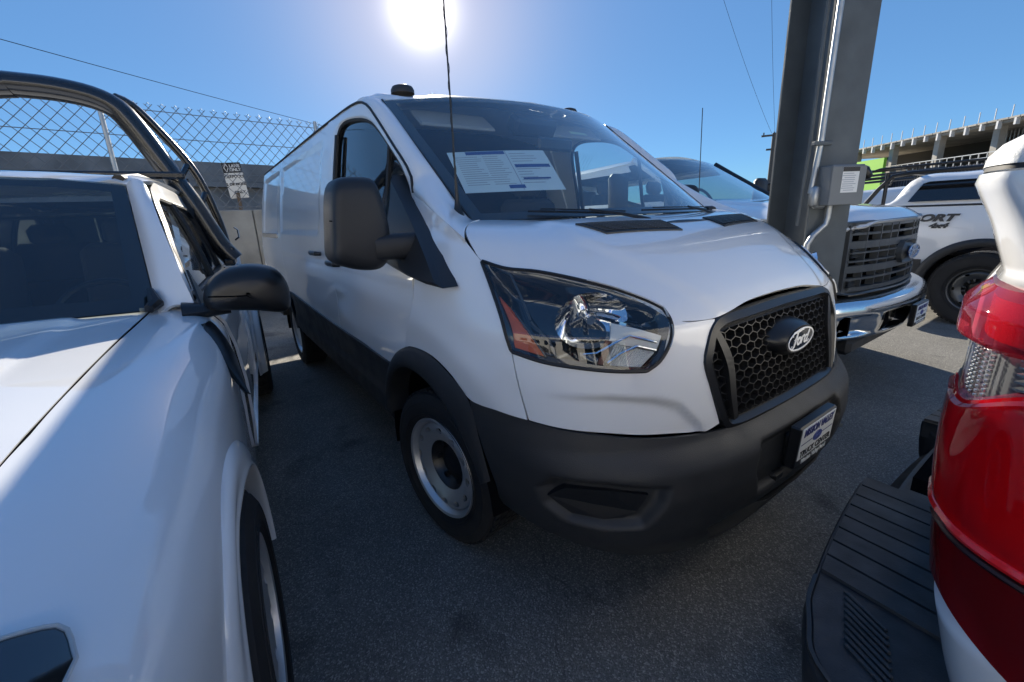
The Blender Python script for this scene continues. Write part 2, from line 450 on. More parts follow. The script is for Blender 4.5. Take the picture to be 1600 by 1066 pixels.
# ================================================================== ground
def asphalt_material():
    mt = bpy.data.materials.new('asphalt'); mt.use_nodes = True; nt = mt.node_tree; b = nt.nodes['Principled BSDF']
    tc = nt.nodes.new('ShaderNodeTexCoord')
    def noise(s, d=6, r=.6):
        n = nt.nodes.new('ShaderNodeTexNoise'); n.inputs['Scale'].default_value = s; n.inputs['Detail'].default_value = d; n.inputs['Roughness'].default_value = r
        nt.links.new(tc.outputs['Object'], n.inputs['Vector']); return n.outputs['Fac']
    vo = nt.nodes.new('ShaderNodeTexVoronoi'); vo.inputs['Scale'].default_value = 210; nt.links.new(tc.outputs['Object'], vo.inputs['Vector'])
    vo2 = nt.nodes.new('ShaderNodeTexVoronoi'); vo2.inputs['Scale'].default_value = 90; nt.links.new(tc.outputs['Object'], vo2.inputs['Vector'])
    # stones of differing tone in dark binder
    rp = nt.nodes.new('ShaderNodeValToRGB'); cr = rp.color_ramp
    cr.elements[0].position = .05; cr.elements[0].color = (.105, .104, .098, 1); cr.elements[1].position = .95; cr.elements[1].color = (.34, .325, .29, 1)
    e = cr.elements.new(.55); e.color = (.155, .150, .138, 1); e = cr.elements.new(.82); e.color = (.195, .188, .172, 1)
    sx = nt.nodes.new('ShaderNodeSeparateColor'); nt.links.new(vo.outputs['Color'], sx.inputs[0]); nt.links.new(sx.outputs[0], rp.inputs[0])
    mr = nt.nodes.new('ShaderNodeMapRange'); mr.inputs['From Min'].default_value = .25; mr.inputs['From Max'].default_value = .75; mr.inputs['To Min'].default_value = .72; mr.inputs['To Max'].default_value = 1.3
    nt.links.new(noise(1.1, 8), mr.inputs['Value'])
    vm = nt.nodes.new('ShaderNodeVectorMath'); vm.operation = 'SCALE'; nt.links.new(rp.outputs[0], vm.inputs[0]); nt.links.new(mr.outputs[0], vm.inputs['Scale'])
    # old oil stains
    st = nt.nodes.new('ShaderNodeMapRange'); st.inputs['From Min'].default_value = .60; st.inputs['From Max'].default_value = .72; st.inputs['To Min'].default_value = 1; st.inputs['To Max'].default_value = .45
    nt.links.new(noise(2.3, 3, .5), st.inputs['Value'])
    vm2 = nt.nodes.new('ShaderNodeVectorMath'); vm2.operation = 'SCALE'; nt.links.new(vm.outputs[0], vm2.inputs[0]); nt.links.new(st.outputs[0], vm2.inputs['Scale'])
    # hairline cracks that wander between the aggregate
    nz = nt.nodes.new('ShaderNodeTexNoise'); nz.inputs['Scale'].default_value = 3.0; nz.inputs['Detail'].default_value = 5; nt.links.new(tc.outputs['Object'], nz.inputs['Vector'])
    dv = nt.nodes.new('ShaderNodeVectorMath'); dv.operation = 'SCALE'; dv.inputs['Scale'].default_value = .35; nt.links.new(nz.outputs['Color'], dv.inputs[0])
    av = nt.nodes.new('ShaderNodeVectorMath'); av.operation = 'ADD'; nt.links.new(tc.outputs['Object'], av.inputs[0]); nt.links.new(dv.outputs[0], av.inputs[1])
    vc = nt.nodes.new('ShaderNodeTexVoronoi'); vc.feature = 'DISTANCE_TO_EDGE'; vc.inputs['Scale'].default_value = .55; nt.links.new(av.outputs[0], vc.inputs['Vector'])
    ck = nt.nodes.new('ShaderNodeMapRange'); ck.inputs['From Min'].default_value = .0015; ck.inputs['From Max'].default_value = .004; ck.inputs['To Min'].default_value = .80; ck.inputs['To Max'].default_value = 1; nt.links.new(vc.outputs['Distance'], ck.inputs['Value'])
    vm3 = nt.nodes.new('ShaderNodeVectorMath'); vm3.operation = 'SCALE'; nt.links.new(vm2.outputs[0], vm3.inputs[0]); nt.links.new(ck.outputs[0], vm3.inputs['Scale'])
    nt.links.new(vm3.outputs[0], b.inputs['Base Color'])
    b.inputs['Roughness'].default_value = .78
    ad = nt.nodes.new('ShaderNodeMath'); ad.operation = 'ADD'; nt.links.new(vo.outputs['Distance'], ad.inputs[0])
    m2 = nt.nodes.new('ShaderNodeMath'); m2.operation = 'MULTIPLY'; m2.inputs[1].default_value = .8; nt.links.new(vo2.outputs['Distance'], m2.inputs[0]); nt.links.new(m2.outputs[0], ad.inputs[1])
    bp = nt.nodes.new('ShaderNodeBump'); bp.inputs['Strength'].default_value = .6; bp.inputs['Distance'].default_value = .004; bp.invert = True
    nt.links.new(ad.outputs[0], bp.inputs['Height']); nt.links.new(bp.outputs[0], b.inputs['Normal'])
    return mt
ASPHALT = asphalt_material()
gx = [-900, -60, -20, 20, 60, 900]
structure(mesh_obj('ground', [(x, y, 0) for x in gx for y in gx], [(i * 6 + j, i * 6 + 6 + j, i * 6 + 7 + j, i * 6 + 1 + j) for i in range(5) for j in range(5)], ASPHALT, None, False))

# ================================================================== the van (its own axes are the world's: x forward, y to its left, origin under the front axle)
van = empty('cargo_van')
tag(van, 'white low roof cargo van with black grille and black mirrors, parked in the middle', 'van')
HL_TOP = [(.428, -.935, 1.289), (.504, -.895, 1.266), (.578, -.827, 1.254), (.661, -.745, 1.229), (.740, -.662, 1.197), (.808, -.597, 1.161), (.843, -.567, 1.138)]
HL_OUT = [(.428, -.935, 1.289), (.500, -.948, 1.212), (.567, -.960, 1.128), (.609, -.959, 1.035)]
HL_BOT = [(.609, -.959, 1.035), (.696, -.906, 1.011), (.765, -.845, .998), (.832, -.759, .984), (.877, -.675, .976)]
HL_IN = [(.877, -.675, .976), (.889, -.634, .999), (.892, -.597, 1.040), (.889, -.580, 1.075), (.872, -.568, 1.108), (.843, -.567, 1.138)]
SHUT = [(.428, -.935, 1.289), (.384, -.935, 1.323), (.346, -.930, 1.353), (.304, -.916, 1.379)]
CLAD = [(.437, -1.017, .837), (.565, -.984, .834), (.660, -.942, .823), (.749, -.882, .807), (.826, -.802, .793), (.889, -.707, .777), (.929, -.617, .767), (.964, -.498, .755)]
ARCH = [(-.264, -1.034, .789), (-.16, -1.037, .867), (.011, -1.039, .932), (.209, -1.039, .942), (.339, -1.031, .904), (.437, -1.017, .837)]
DOORCUT = [(-.048, -1.039, .916), (-.025, -1.04, .968), (.057, -1.038, 1.071), (.087, -1.032, 1.178), (.09, -1.026, 1.224), (.026, -.978, 1.338), (-.052, -.929, 1.433), (-.129, -.902, 1.531)]
def taper(x, z): return .085 * float(sstep((x + 1.1) / 1.15)) * float(sstep((z - 1.22) / .30))     # the cab narrows towards the windscreen
SEALP = [(-.129, -.902, 1.531), (-.151, -.894, 1.597), (-.36, -.882, 1.761), (-.551, -.875, 1.904), (-.642, -.871, 1.964), (-.73, -.870, 1.998), (-.85, -.872, 2.013)]
# hood
fr = [(xsurf(0, 1.120), 0, 1.120), (xsurf(.2, 1.115), -.2, 1.115), (.925, -.40, 1.098), (.896, -.509, 1.098), (.872, -.568, 1.108), (.843, -.567, 1.138)]
rear = [(.33, 0, 1.402), (.30, -.35, 1.406), (.235, -.62, 1.412), (.175, -.775, 1.414), (.205, -.83, 1.408), (.304, -.916, 1.379)]
P = coons(fr, rear, [(xsurf(0, 1.120), 0, 1.120), (xsurf(0, 1.25), 0, 1.25), (.62, 0, 1.333), (.33, 0, 1.402)], HL_TOP[::-1] + SHUT[1:], 40, 44)
P = project(gbody, P)
def dome(P):
    y = np.abs(P[..., 1]); x = P[..., 0]
    edge = .66 - .27 * np.clip((x - .56) / .36, 0, 1)
    return .010 * sstep((edge - y) / .05) * sstep((x - .28) / .1) * sstep((1.0 - x) / .16 + .15)
N = gnormals(P); N *= 1 if N[..., 2].mean() > 0 else -1
P = P + N * dome(P)[..., None]; HOODP = P
Pm = P[:, ::-1].copy(); Pm[..., 1] *= -1
hood = grid_obj('hood', np.concatenate([Pm, P[:, 1:]], 1), PAINT, van, .012, not outward(np.concatenate([Pm, P[:, 1:]], 1)))
def hood_z(x, y):
    lo, hi = 1.0, 1.4175
    for _ in range(40):
        m_ = (lo + hi) / 2
        if gbody(np.array([[x, y, m_]]))[0] < 0: lo = m_
        else: hi = m_
    return lo + float(dome(np.array([[x, y, lo]]))[0])
# hood vents
def vent(sy):
    c = [(.462, .560), (.572, .515), (.618, .147), (.512, .148)]           # rear outer, front outer, front inner, rear inner
    def at(u, v, dz):
        x = (c[0][0] * (1 - u) + c[3][0] * u) * (1 - v) + (c[1][0] * (1 - u) + c[2][0] * u) * v
        y = (c[0][1] * (1 - u) + c[3][1] * u) * (1 - v) + (c[1][1] * (1 - u) + c[2][1] * u) * v
        return Vector((x, sy * y, hood_z(x, y) + dz))
    def loop(m_, n_, dz): return [at(u, m_[1], dz) for u in np.linspace(m_[0], 1 - m_[0], n_)] + [at(1 - m_[0], v, dz) for v in np.linspace(m_[1], 1 - m_[1], n_)[1:]] + [at(u, 1 - m_[1], dz) for u in np.linspace(1 - m_[0], m_[0], n_)[1:]] + [at(m_[0], v, dz) for v in np.linspace(1 - m_[1], m_[1], n_)[1:-1]]
    mb = MB(); rows = [loop((0, 0), 12, -.006), loop((0.002, .01), 12, .006), loop((.02, .085), 12, .008), loop((.024, .10), 12, -.004)]; n_ = len(rows[0])
    mb.add(sum(rows, []), [(a * n_ + i, a * n_ + (i + 1) % n_, a * n_ + n_ + (i + 1) % n_, a * n_ + n_ + i) for a in range(3) for i in range(n_)])
    v = mb.build('hood_vent', BLACKPL2, van, True)
    V, F = grid_geo(np.array([[at(u, w, .0015) for u in np.linspace(.02, .98, 12)] for w in np.linspace(.08, .92, 4)])); mesh_obj('vent_recess', V, F, DARK, v, False)
    for k in range(1, 8):
        mb = MB(); ribbon(mb, [at(u, .09 + .82 * k / 8, .002) for u in np.linspace(.03, .97, 12)], .004, .0055, (0.2, 0, 1)); mb.build('vent_slat', BLACKPL2, v)
    for k in range(1, 7):
        mb = MB(); ribbon(mb, [at(.03 + .94 * k / 7, w, .002) for w in np.linspace(.09, .91, 5)], .004, .0045, (0, 0, 1)); mb.build('vent_rib', BLACKPL2, v)
vent(-1); vent(1)
# white front fascia under each headlight
GRL = [(.925, -.40, 1.098), (xsurf(.455, 1.03), -.455, 1.03), (xsurf(.478, .98), -.478, .98), (xsurf(.455, .86), -.455, .86), (.964, -.498, .755)]
GRL2 = [(.925, -.40, 1.098), (xsurf(.455, 1.03), -.455, 1.03), (xsurf(.478, .98), -.478, .98), (xsurf(.458, .87), -.458, .87), (xsurf(.43, .768), -.43, .768)]
o, P = panel('front_fascia', [CLAD[2], CLAD[3], CLAD[4], CLAD[5], CLAD[6], CLAD[7], GRL2[-1]], HL_BOT + HL_IN[1:5] + [(.896, -.509, 1.098), (.925, -.40, 1.098)], [CLAD[2], (.631, -.953, .935), (.609, -.959, 1.035)], GRL2[::-1], 60, 26, PAINT, van, gbody,
    disp=lambda P: -.020 * sstep((np.interp(np.abs(P[..., 1]), [.46, .52, .58, .66, .78, .92], [.70, .80, .865, .895, .915, .92]) - P[..., 2]) / .022) * sstep((P[..., 2] - .745) / .03 + .35) * sstep((.94 - np.abs(P[..., 1])) / .2))
mirror_copy(o)
# fenders
def gfend(P):
    x, y, z = P[..., 0], np.abs(P[..., 1]), P[..., 2]
    A = np.maximum(np.interp(z, *_ZA), .012); n = np.interp(z, *_ZN)
    B = np.interp(z, *_ZB) - .085 * sstep((x + 1.1) / 1.15) * sstep((z - 1.22) / .30) * sstep((.55 - x) / .40)
    return ((np.maximum(x - X0, 0) / A) ** n + (y / B) ** n) ** (1 / n) - 1
b = [CLAD[2], CLAD[1], CLAD[0]] + ARCH[::-1][1:4] + [(-.048, -1.039, .916)]
o, P = panel('front_fender', b, [(.428, -.935, 1.289), (.384, -.940, 1.325), (.346, -.942, 1.357), (.27, -.945, 1.392), (.14, -.932, 1.437), (.0, -.914, 1.485), (-.129, -.902, 1.531)], [CLAD[2], (.631, -.953, .935)] + HL_OUT[::-1], DOORCUT, 46, 46, PAINT, van, gfend, keep_top=True,
    disp=lambda P: .007 * sstep(1 - np.abs(np.hypot(P[..., 0] - .08, P[..., 2] - .35) - .70) / .09))
mirror_copy(o)
# windscreen pillars, down to the hood corner
WSR = [(.145, -.790, 1.414), (-.121, -.795, 1.607), (-.387, -.790, 1.805), (-.652, -.784, 2.001)]
P = coons([(.178, -.778, 1.416), (.215, -.838, 1.408), (.304, -.918, 1.381), (.346, -.943, 1.357)], [(-.652, -.784, 2.001), (-.72, -.83, 2.010), (-.85, -.872, 2.013)], [(.178, -.778, 1.416)] + WSR, [(.346, -.943, 1.357), (.27, -.946, 1.392), (.14, -.933, 1.437), (.0, -.915, 1.485)] + SEALP, 18, 56)
N = gnormals(P); N *= 1 if outward(P) else -1
vv = np.linspace(0, 1, 56)
P = P + N * (.022 * np.sin(np.pi * np.linspace(0, 1, 18)) ** .8)[None, :, None] * np.minimum(1, vv * 3.2)[:, None, None]
o = grid_obj('windscreen_pillar', P, PAINT, van, .02, not outward(P), .001); mirror_copy(o)
# windscreen
def wsx(y, s): return .142 - .794 * s + .25 * (1 - abs(y / .8) ** 2.3) * (1 - .25 * s) - .004
WS = np.array([[(wsx(y, s) - .0, y, 1.411 + .59 * s + .028 * (1 - (y / .79) ** 2) * s) for y in np.linspace(-.790, .790, 41)] for s in np.linspace(0, 1, 25)])
grid_obj('windscreen', WS, GLASS, van, 0, not outward(WS), 0)
def wspt(y, s, d=0.):
    j = np.array((wsx(y, s), y, 1.411 + .59 * s + .028 * (1 - (y / .79) ** 2) * s)); return j + np.array((-.59, 0, -.8)) * d
# black ceramic border of the glass, just inside it
mb = MB()
for (ya, yb, sa, sb) in ((-.788, -.745, 0, 1), (.745, .788, 0, 1), (-.75, .75, .965, .998), (-.75, .75, 0, .05)):
    ys = np.linspace(ya, yb, 25 if yb - ya > .5 else 3); ss = np.linspace(sa, sb, 3 if sb - sa < .5 else 25)
    V, F = grid_geo(np.array([[wspt(y, s, .004) for y in ys] for s in ss])); mb.add(V, F)
mb.build('glass_border', BLACKPL2, van, True)
for s_ in (-1, 1):
    mb = MB(); mb.tube([wspt(s_ * .794, s, -.001) for s in np.linspace(0, 1, 20)], .0055, 6); mb.build('windscreen_seal', SEAL, van, True)
# roof
rs = []
for x, dz in ((-.655, -.0), (-.72, 0), (-.9, 0), (-1.5, 0), (-2.8, 0), (-4.2, -.005), (-4.45, -.02)):
    c = {-.655: 2.031, -.72: 2.062, -.9: 2.098}.get(x, 2.118 + dz)
    s_ = c - 2.118
    e = {-.655: 2.004, -.72: 2.008, -.9: 2.012}.get(x, 2.015 + dz)
    ye = {-.655: .79, -.72: .835, -.9: .872}.get(x, .884)
    rs.append([(x + {-.655: .185, -.72: .13, -.9: .04}.get(x, 0), 0, c), (x + {-.655: .135, -.72: .095, -.9: .03}.get(x, 0), -.45, c - .008), (x + {-.655: .06, -.72: .03}.get(x, 0), -.66, c - .012 - .010), (x, -.78, (c + e) / 2 + .012 if x != -.655 else 2.0035), (x, -ye, e)])
P = loft(rs, 26, 60); Pm = P[:, ::-1].copy(); Pm[..., 1] *= -1
P = np.concatenate([Pm, P[:, 1:]], 1); grid_obj('roof', P, PAINT, van, .006, not outward(P), .001)
# rain gutters
mb = MB(); mb.tube(spl([(p[0], p[1] - .002, p[2] + .002) for p in SEALP] + [(-1.4, -.884, 2.018), (-2.8, -.884, 2.018), (-4.4, -.884, 2.012)], 70), .0065, 6)
o = mb.build('roof_gutter_seal', SEAL, van, True); mirror_copy(o)
# side doors and panels on the flank
def flank(x, z): return (x, bside(z) + taper(x, z), z)
CUTB = [flank(-1.135, .80), flank(-1.12, 1.0), flank(-1.20, 1.25), flank(-1.31, 1.66), flank(-1.37, 2.012)]
CUTR = [flank(-2.98, .80), flank(-3.03, 1.2), flank(-3.09, 1.78), flank(-3.13, 2.012)]
BELT = 1.275
doorlow_l = [flank(-1.135, .80), flank(-1.12, 1.0), flank(-1.21, BELT)]
fd = MB()
P = coons([flank(-1.135, .80), flank(-.6, .80), flank(-.27, .79), flank(-.16, .867), flank(-.048, .916)], [flank(-1.21, BELT), flank(-.5, BELT), flank(.083, BELT)], doorlow_l, [flank(-.048, .916), flank(-.025, .968), flank(.057, 1.071), flank(.087, 1.178), flank(.083, BELT)], 40, 30)
P = project(gbody, P)
cre = .006 * sstep(1 - np.abs(P[..., 2] - 1.20) / .03) - .007 * sstep(1 - np.abs(P[..., 2] - .98) / .12)
P[..., 1] -= cre
V, F = grid_geo(P, .012, not outward(P), .0025); fd.add(V, F)
outer = spl([flank(-1.21, BELT), flank(-1.31, 1.66), flank(-1.36, 1.95), (-1.345, -.888, 2.006), (-1.2, -.884, 2.010), (-1.0, -.878, 2.012)] + SEALP[::-1] + [(-.052, -.929, 1.433), (.026, -.978, 1.338), flank(.075, BELT)], 90)
GLO = [(-1.10, 1.29), (-1.115, 1.60), (-1.11, 1.88), (-1.07, 1.93), (-.988, 1.950), (-.748, 1.925), (-.603, 1.882), (-.511, 1.830), (-.367, 1.727), (-.242, 1.629), (-.15, 1.51), (-.06, 1.29)]
inner = spl([flank(x, z) for x, z in GLO], 90)
rows = [outer]
for k, (t, dy) in enumerate(((.3, 0), (.7, 0), (.88, .003), (1.0, .014))):
    r_ = outer * (1 - t) + inner * t; r_[:, 1] = [flank(a_, c_)[1] for a_, c_ in zip(r_[:, 0], r_[:, 2])]; r_[:, 1] += dy; rows.append(r_)
P = np.array(rows); V, F = grid_geo(P, .012, not outward(P), .002); fd.add(V, F)
# sill under the glass
P = coons([flank(-1.21, BELT), flank(-.5, BELT), flank(.083, BELT)], [flank(-1.10, 1.29), flank(-.5, 1.295), flank(-.06, 1.29)], [flank(-1.21, BELT), flank(-1.10, 1.29)], [flank(.083, BELT), flank(-.06, 1.29)], 30, 3)
V, F = grid_geo(P, 0, not outward(P), 0); fd.add(V, F)
door = mesh_obj('front_door', fd.V, fd.F, PAINT, van, True)
# door glass, dark run channel and divider
gl = coons([flank(-1.10, 1.29), flank(-.5, 1.29), flank(-.06, 1.29)], [flank(-1.11, 1.88), flank(-1.07, 1.93), flank(-.988, 1.950), flank(-.748, 1.925), flank(-.603, 1.882), flank(-.511, 1.83), flank(-.367, 1.727), flank(-.242, 1.629)], [flank(-1.10, 1.29), flank(-1.115, 1.6), flank(-1.11, 1.88)], [flank(-.06, 1.29), flank(-.15, 1.51), flank(-.242, 1.629)], 24, 16)
gl[..., 1] += .024
w_ = grid_obj('door_window', gl, SIDEGLASS, door, 0, not outward(gl), 0)
mb = MB(); lp = [Vector((p[0], p[1] + .016, p[2])) for p in inner]; mb.tube(lp, .012, 6)
mb.tube([flank(-1.075, 1.29), flank(-1.085, 1.6), flank(-1.08, 1.9)], .02, 6, flat=.6)
mb.tube([Vector(flank(-.42, z)) + Vector((0, .02, 0)) for z in (1.29, 1.5, 1.82)], .012, 6)
mb.build('window_seal', SEAL, door, True)
mirror_copy(door)
o, P = panel('side_door', [flank(-2.98, .80), flank(-2.0, .80), flank(-1.135, .80)], [flank(-3.13, 2.012), flank(-2.2, 2.012), flank(-1.37, 2.012)], CUTR, CUTB, 40, 60, PAINT, van, None,
    disp=lambda P: -.012 * sstep((P[..., 2] - 1.36) / .02) * sstep((1.93 - P[..., 2]) / .02) * sstep((P[..., 0] + 3.05) / .03) * sstep((-1.47 - P[..., 0]) / .03) - .006 * sstep(1 - np.abs(P[..., 2] - .98) / .12) + .006 * sstep(1 - np.abs(P[..., 2] - 1.20) / .03))
slider = o; mirror_copy(o)
REARC = [flank(-4.46, .80), flank(-4.48, 1.2), flank(-4.46, 1.7), flank(-4.40, 2.0)]
o, P = panel('rear_side_panel', [flank(-4.46, .80), flank(-3.6, .84), flank(-2.98, .80)], [flank(-4.40, 2.0), flank(-3.7, 2.012), flank(-3.13, 2.012)], REARC, CUTR, 40, 60, PAINT, van, None,
    disp=lambda P: -.012 * sstep((P[..., 2] - 1.36) / .02) * sstep((1.93 - P[..., 2]) / .02) * sstep((P[..., 0] + 4.28) / .03) * sstep((-3.22 - P[..., 0]) / .03) - .006 * sstep(1 - np.abs(P[..., 2] - .98) / .12))
mirror_copy(o)
# rear wall of the body (two doors seen as one closed face from outside)
mb = MB()
pf = [(-4.46, -1.02, .45)] + [tuple(p) for p in REARC] + [(-4.42, -.6, 2.09), (-4.43, 0, 2.10)]
V = [Vector(p) for p in pf] + [Vector((p[0], -p[1], p[2])) for p in pf[::-1]]
mb.add([v + Vector((-.01, 0, 0)) for v in V], [tuple(range(len(V)))]); mb.build('rear_doors', PAINT, van)
# rail cover and handles on the near flank
mb = MB(); mb.box((-3.75, bside(1.33, .008), 1.335), (1.15, .022, .045), bev=.006); mb.build('slide_rail_cover', CHROME, van)
def handle(x, z):
    mb = MB(); y = bside(z)
    mb.tube([(x - .10, y - .005, z), (x - .085, y - .035, z + .004), (x, y - .046, z + .006), (x + .085, y - .035, z + .004), (x + .10, y - .005, z)], [.012, .015, .016, .015, .012], 10, flat=.8)
    return mb.build('door_handle', BLACKPL2, None, True)
h1 = handle(-1.50, 1.24); h1.parent = slider
h2 = handle(-1.03, 1.20); h2.parent = door
# black lower cladding
def cl(x, z, o=.010): return (x, bside(z, o), z)
o, P = panel('lower_cladding', [cl(-2.86, .50), cl(-1.6, .50), cl(-.47, .50)], [cl(-2.86, .835), cl(-1.6, .808), cl(-.6, .80), cl(-.255, .795)], [cl(-2.86, .50), cl(-2.86, .835)], [cl(-.47, .50), cl(-.40, .62), cl(-.255, .795)], 40, 14, BLACKPL, van, None, gap=.001,
    disp=lambda P: -.010 * sstep((P[..., 2] - .60) / .015) * sstep((.77 - P[..., 2]) / .02))
mirror_copy(o)
o, P = panel('rear_cladding', [cl(-4.46, .45), cl(-4.1, .45), cl(-3.78, .45)], [cl(-4.46, .85), cl(-3.6, .86), cl(-3.5, .86)], [cl(-4.46, .45), cl(-4.46, .85)], [cl(-3.78, .45), cl(-3.72, .7), cl(-3.5, .86)], 14, 12, BLACKPL, van, None, gap=.001)
mirror_copy(o)
mb = MB(); mb.box((-1.62, -.965, .475), (2.35, .09, .05), bev=.012); mb.box((-1.62, -.93, .43), (2.35, .10, .05), bev=.01)
o = mb.build('sill_step', BLACKPL, van); mirror_copy(o)
# wheel arch trims
INN = [(-.375, .50), (-.345, .62), (-.24, .745), (-.08, .825), (.07, .84), (.22, .812), (.345, .73), (.425, .62), (.462, .52)]
OUTR = [(-.47, .50), (-.40, .62), (-.264, .789), (-.16, .867), (.011, .932), (.209, .942), (.339, .904), (.437, .84), (.475, .70), (.505, .546)]
o_ = spl([cl(x, z, .008) for x, z in OUTR], 50); i_ = spl([cl(x, z, .010) for x, z in INN], 50)
o_ = project(gbody, o_); i_ = project(gbody, i_)
o_[:, 1] -= .004; i_[:, 1] -= .010
b_ = i_.copy(); b_[:, 1] += .10
P = np.array([o_, o_ * .8 + i_ * .2 + [0, -.010, 0], o_ * .25 + i_ * .75 + [0, -.014, 0], i_ + [0, -.004, 0], i_ + [0, .010, 0], b_])
V, F = grid_geo(P, 0, False, 0); o = mesh_obj('wheel_arch_trim', V, F, BLACKPL, van, True); mirror_copy(o)
ra = [(-3.3 + .47 * math.cos(a), .36 + .50 * math.sin(a)) for a in np.linspace(0.25, math.pi - .25, 30)]
rb = [(-3.3 + .41 * math.cos(a), .36 + .43 * math.sin(a)) for a in np.linspace(0.25, math.pi - .25, 30)]
P = np.array([[cl(x, z, .012) for x, z in ra], [cl(x, z, .016) for x, z in rb], [(x, -.9, z) for x, z in rb]]); V, F = grid_geo(P); o = mesh_obj('wheel_arch_trim', V, F, BLACKPL, van, True); mirror_copy(o)
# dark wheel wells, floor and bulkhead that close the body
mb = MB()
for xc in (0., -3.3):
    for s in (-1, 1):
        arc = [(xc + .05 + .47 * math.cos(a), s * .55, .36 + .5 * math.sin(a)) for a in np.linspace(.12, math.pi + .1, 20)]
        V = arc + [(p[0], s * 1.0, p[2]) for p in arc]; n = len(arc)
        mb.add(V, [(i, i + 1, n + i + 1, n + i) for i in range(n - 1)]); mb.add(arc, [tuple(range(n))])
mb.box((-2.3, 0, .50), (4.2, 1.9, .05)); mb.box((.45, 0, .42), (.7, 1.1, .2)); mb.box((.55, 0, .8), (.5, 1.0, .5)); mb.box((-.25, 0, .34), (.5, 1.1, .1))
mb.prism([(-1.46, s_ * y_, z_) for s_, y_, z_ in ((-1, .97, .5), (1, .97, .5), (1, .93, 1.4), (1, .84, 1.95), (1, .7, 2.04), (-1, .7, 2.04), (-1, .84, 1.95), (-1, .93, 1.4))], (.03, 0, 0))
mb.build('underbody', DARK, van)
mb = MB(); mb.tube([(0, -.75, .345), (0, .75, .345)], .04, 8); mb.tube([(-3.3, -.75, .345), (-3.3, .75, .345)], .05, 8); mb.build('axles', DARK, van)

# ---- front bumper
def bsurf(y, z):
    A = np.interp(z, np.array(TAb)[:, 0], np.array(TAb)[:, 1]); B = np.interp(z, np.array(TBb)[:, 0], np.array(TBb)[:, 1])
    return X0 + A * max(1 - (abs(y) / B) ** 3, 0) ** (1 / 3)
bt = [(bsurf(0, .30), 0, .30), (bsurf(.4, .30), -.4, .30), (bsurf(.7, .33), -.70, .33), (bsurf(.86, .39), -.86, .39), (.50, -.958, .45)]
tp = [(1.0, 0, .740), (.99, -.25, .740), (.972, -.40, .744), (.966, -.47, .752)] + CLAD[::-1]
P = coons(bt, tp, [bt[0], (1.06, 0, .45), (1.075, 0, .6), (1.04, 0, .705), tp[0]], [bt[-1], (.512, -.982, .545), (.478, -1.012, .697), CLAD[0]], 130, 60)
P = project(gbump, P)
FOG = [(.948, .605), (.925, .662), (.816, .664), (.655, .640), (.670, .571), (.710, .482), (.80, .470), (.885, .485), (.93, .54)]
fogd = poly_depth(-P[..., 1], P[..., 2], FOG)
mouth = poly_depth(np.abs(P[..., 1]), P[..., 2], [(-.1, .33), (.42, .33), (.50, .43), (.40, .455), (-.1, .455)])
platerec = poly_depth(np.abs(P[..., 1]), P[..., 2], [(-.3, .50), (.30, .50), (.34, .60), (.30, .69), (-.3, .69)])
N = gnormals(P); N *= 1 if outward(P) else -1
P = P - N * (.036 * sstep(fogd / .022) - .007 * sstep(fogd / .012) * sstep((.03 - fogd) / .012))[..., None] - N * (.05 * sstep(mouth / .02))[..., None] - N * (.026 * sstep(platerec / .016))[..., None]
BUMP = P
Pm = P[:, ::-1].copy(); Pm[..., 1] *= -1; P = np.concatenate([Pm, P[:, 1:]], 1)
grid_obj('front_bumper', P, BLACKPL, van, .02, not outward(P), .002)
FI = [(.912, .575), (.885, .618), (.80, .622), (.705, .605), (.728, .545), (.755, .522), (.80, .512), (.865, .522)]
pts = [Vector((bsurf(y, z) - .026, -y, z)) for y, z in FI]
mb = MB(); mb.prism(pts, (-.02, .012, 0)); o = mb.build('fog_lamp_blank', BLACKPL2, van); mirror_copy(o)
mb = MB(); mb.tube([(bsurf(.45, .44) - .02, -.33, .44), (bsurf(.3, .44) + .0, -.2, .43), (bsurf(0, .44) + .0, 0, .43), (bsurf(.3, .44), .2, .43), (bsurf(.3, .44) - .02, .33, .44)], .009, 6); mb.build('lower_grille_bar', BLACKPL2, van, True)

# ---- grille
GOUT = [(0, 1.109), (.22, 1.105), (.385, 1.095), (.432, 1.072), (.470, 1.01), (.484, .975), (.468, .89), (.430, .775), (.405, .742), (.36, .730), (.2, .728), (0, .726)]
def ploop(pts, n): return spl([(a, b, 0) for a, b in pts], n)[:, :2]
half = ploop(GOUT, 60); loopo = np.vstack([half, np.stack([-half[::-1, 0], half[::-1, 1]], 1)[1:-1]])
cy_, cz_ = 0., .925
def inset(l, d):
    t = np.roll(l, -1, 0) - np.roll(l, 1, 0); n_ = np.stack([-t[:, 1], t[:, 0]], 1); n_ /= np.linalg.norm(n_, axis=1, keepdims=True)
    s = np.sign(((np.array([cy_, cz_]) - l) * n_).sum(1).mean()); return l + n_ * d * s
def gx3(l, off): return [Vector((xsurf(y, z) + off, y, z)) for y, z in l]
L0 = gx3(loopo, -.012); L1 = gx3(inset(loopo, .003), .007); L2 = gx3(inset(loopo, .024), .010); L3 = gx3(inset(loopo, .038), -.012); L3b = gx3(inset(loopo, .046), -.004); L4 = gx3(inset(loopo, .050), -.05)
n = len(loopo); V = []; F = []
for L_ in (L0, L1, L2, L3, L3b, L4): V += L_
for a in range(5):
    for i in range(n): F.append((a * n + i, a * n + (i + 1) % n, (a + 1) * n + (i + 1) % n, (a + 1) * n + i))
mb = MB(); mb.add(V, F); grille = mb.build('grille_frame', BLACKPL2, van, 30)
mesh_obj('grille_back', gx3(inset(loopo, .046), -.075), [tuple(range(n))], DARK, grille, False)
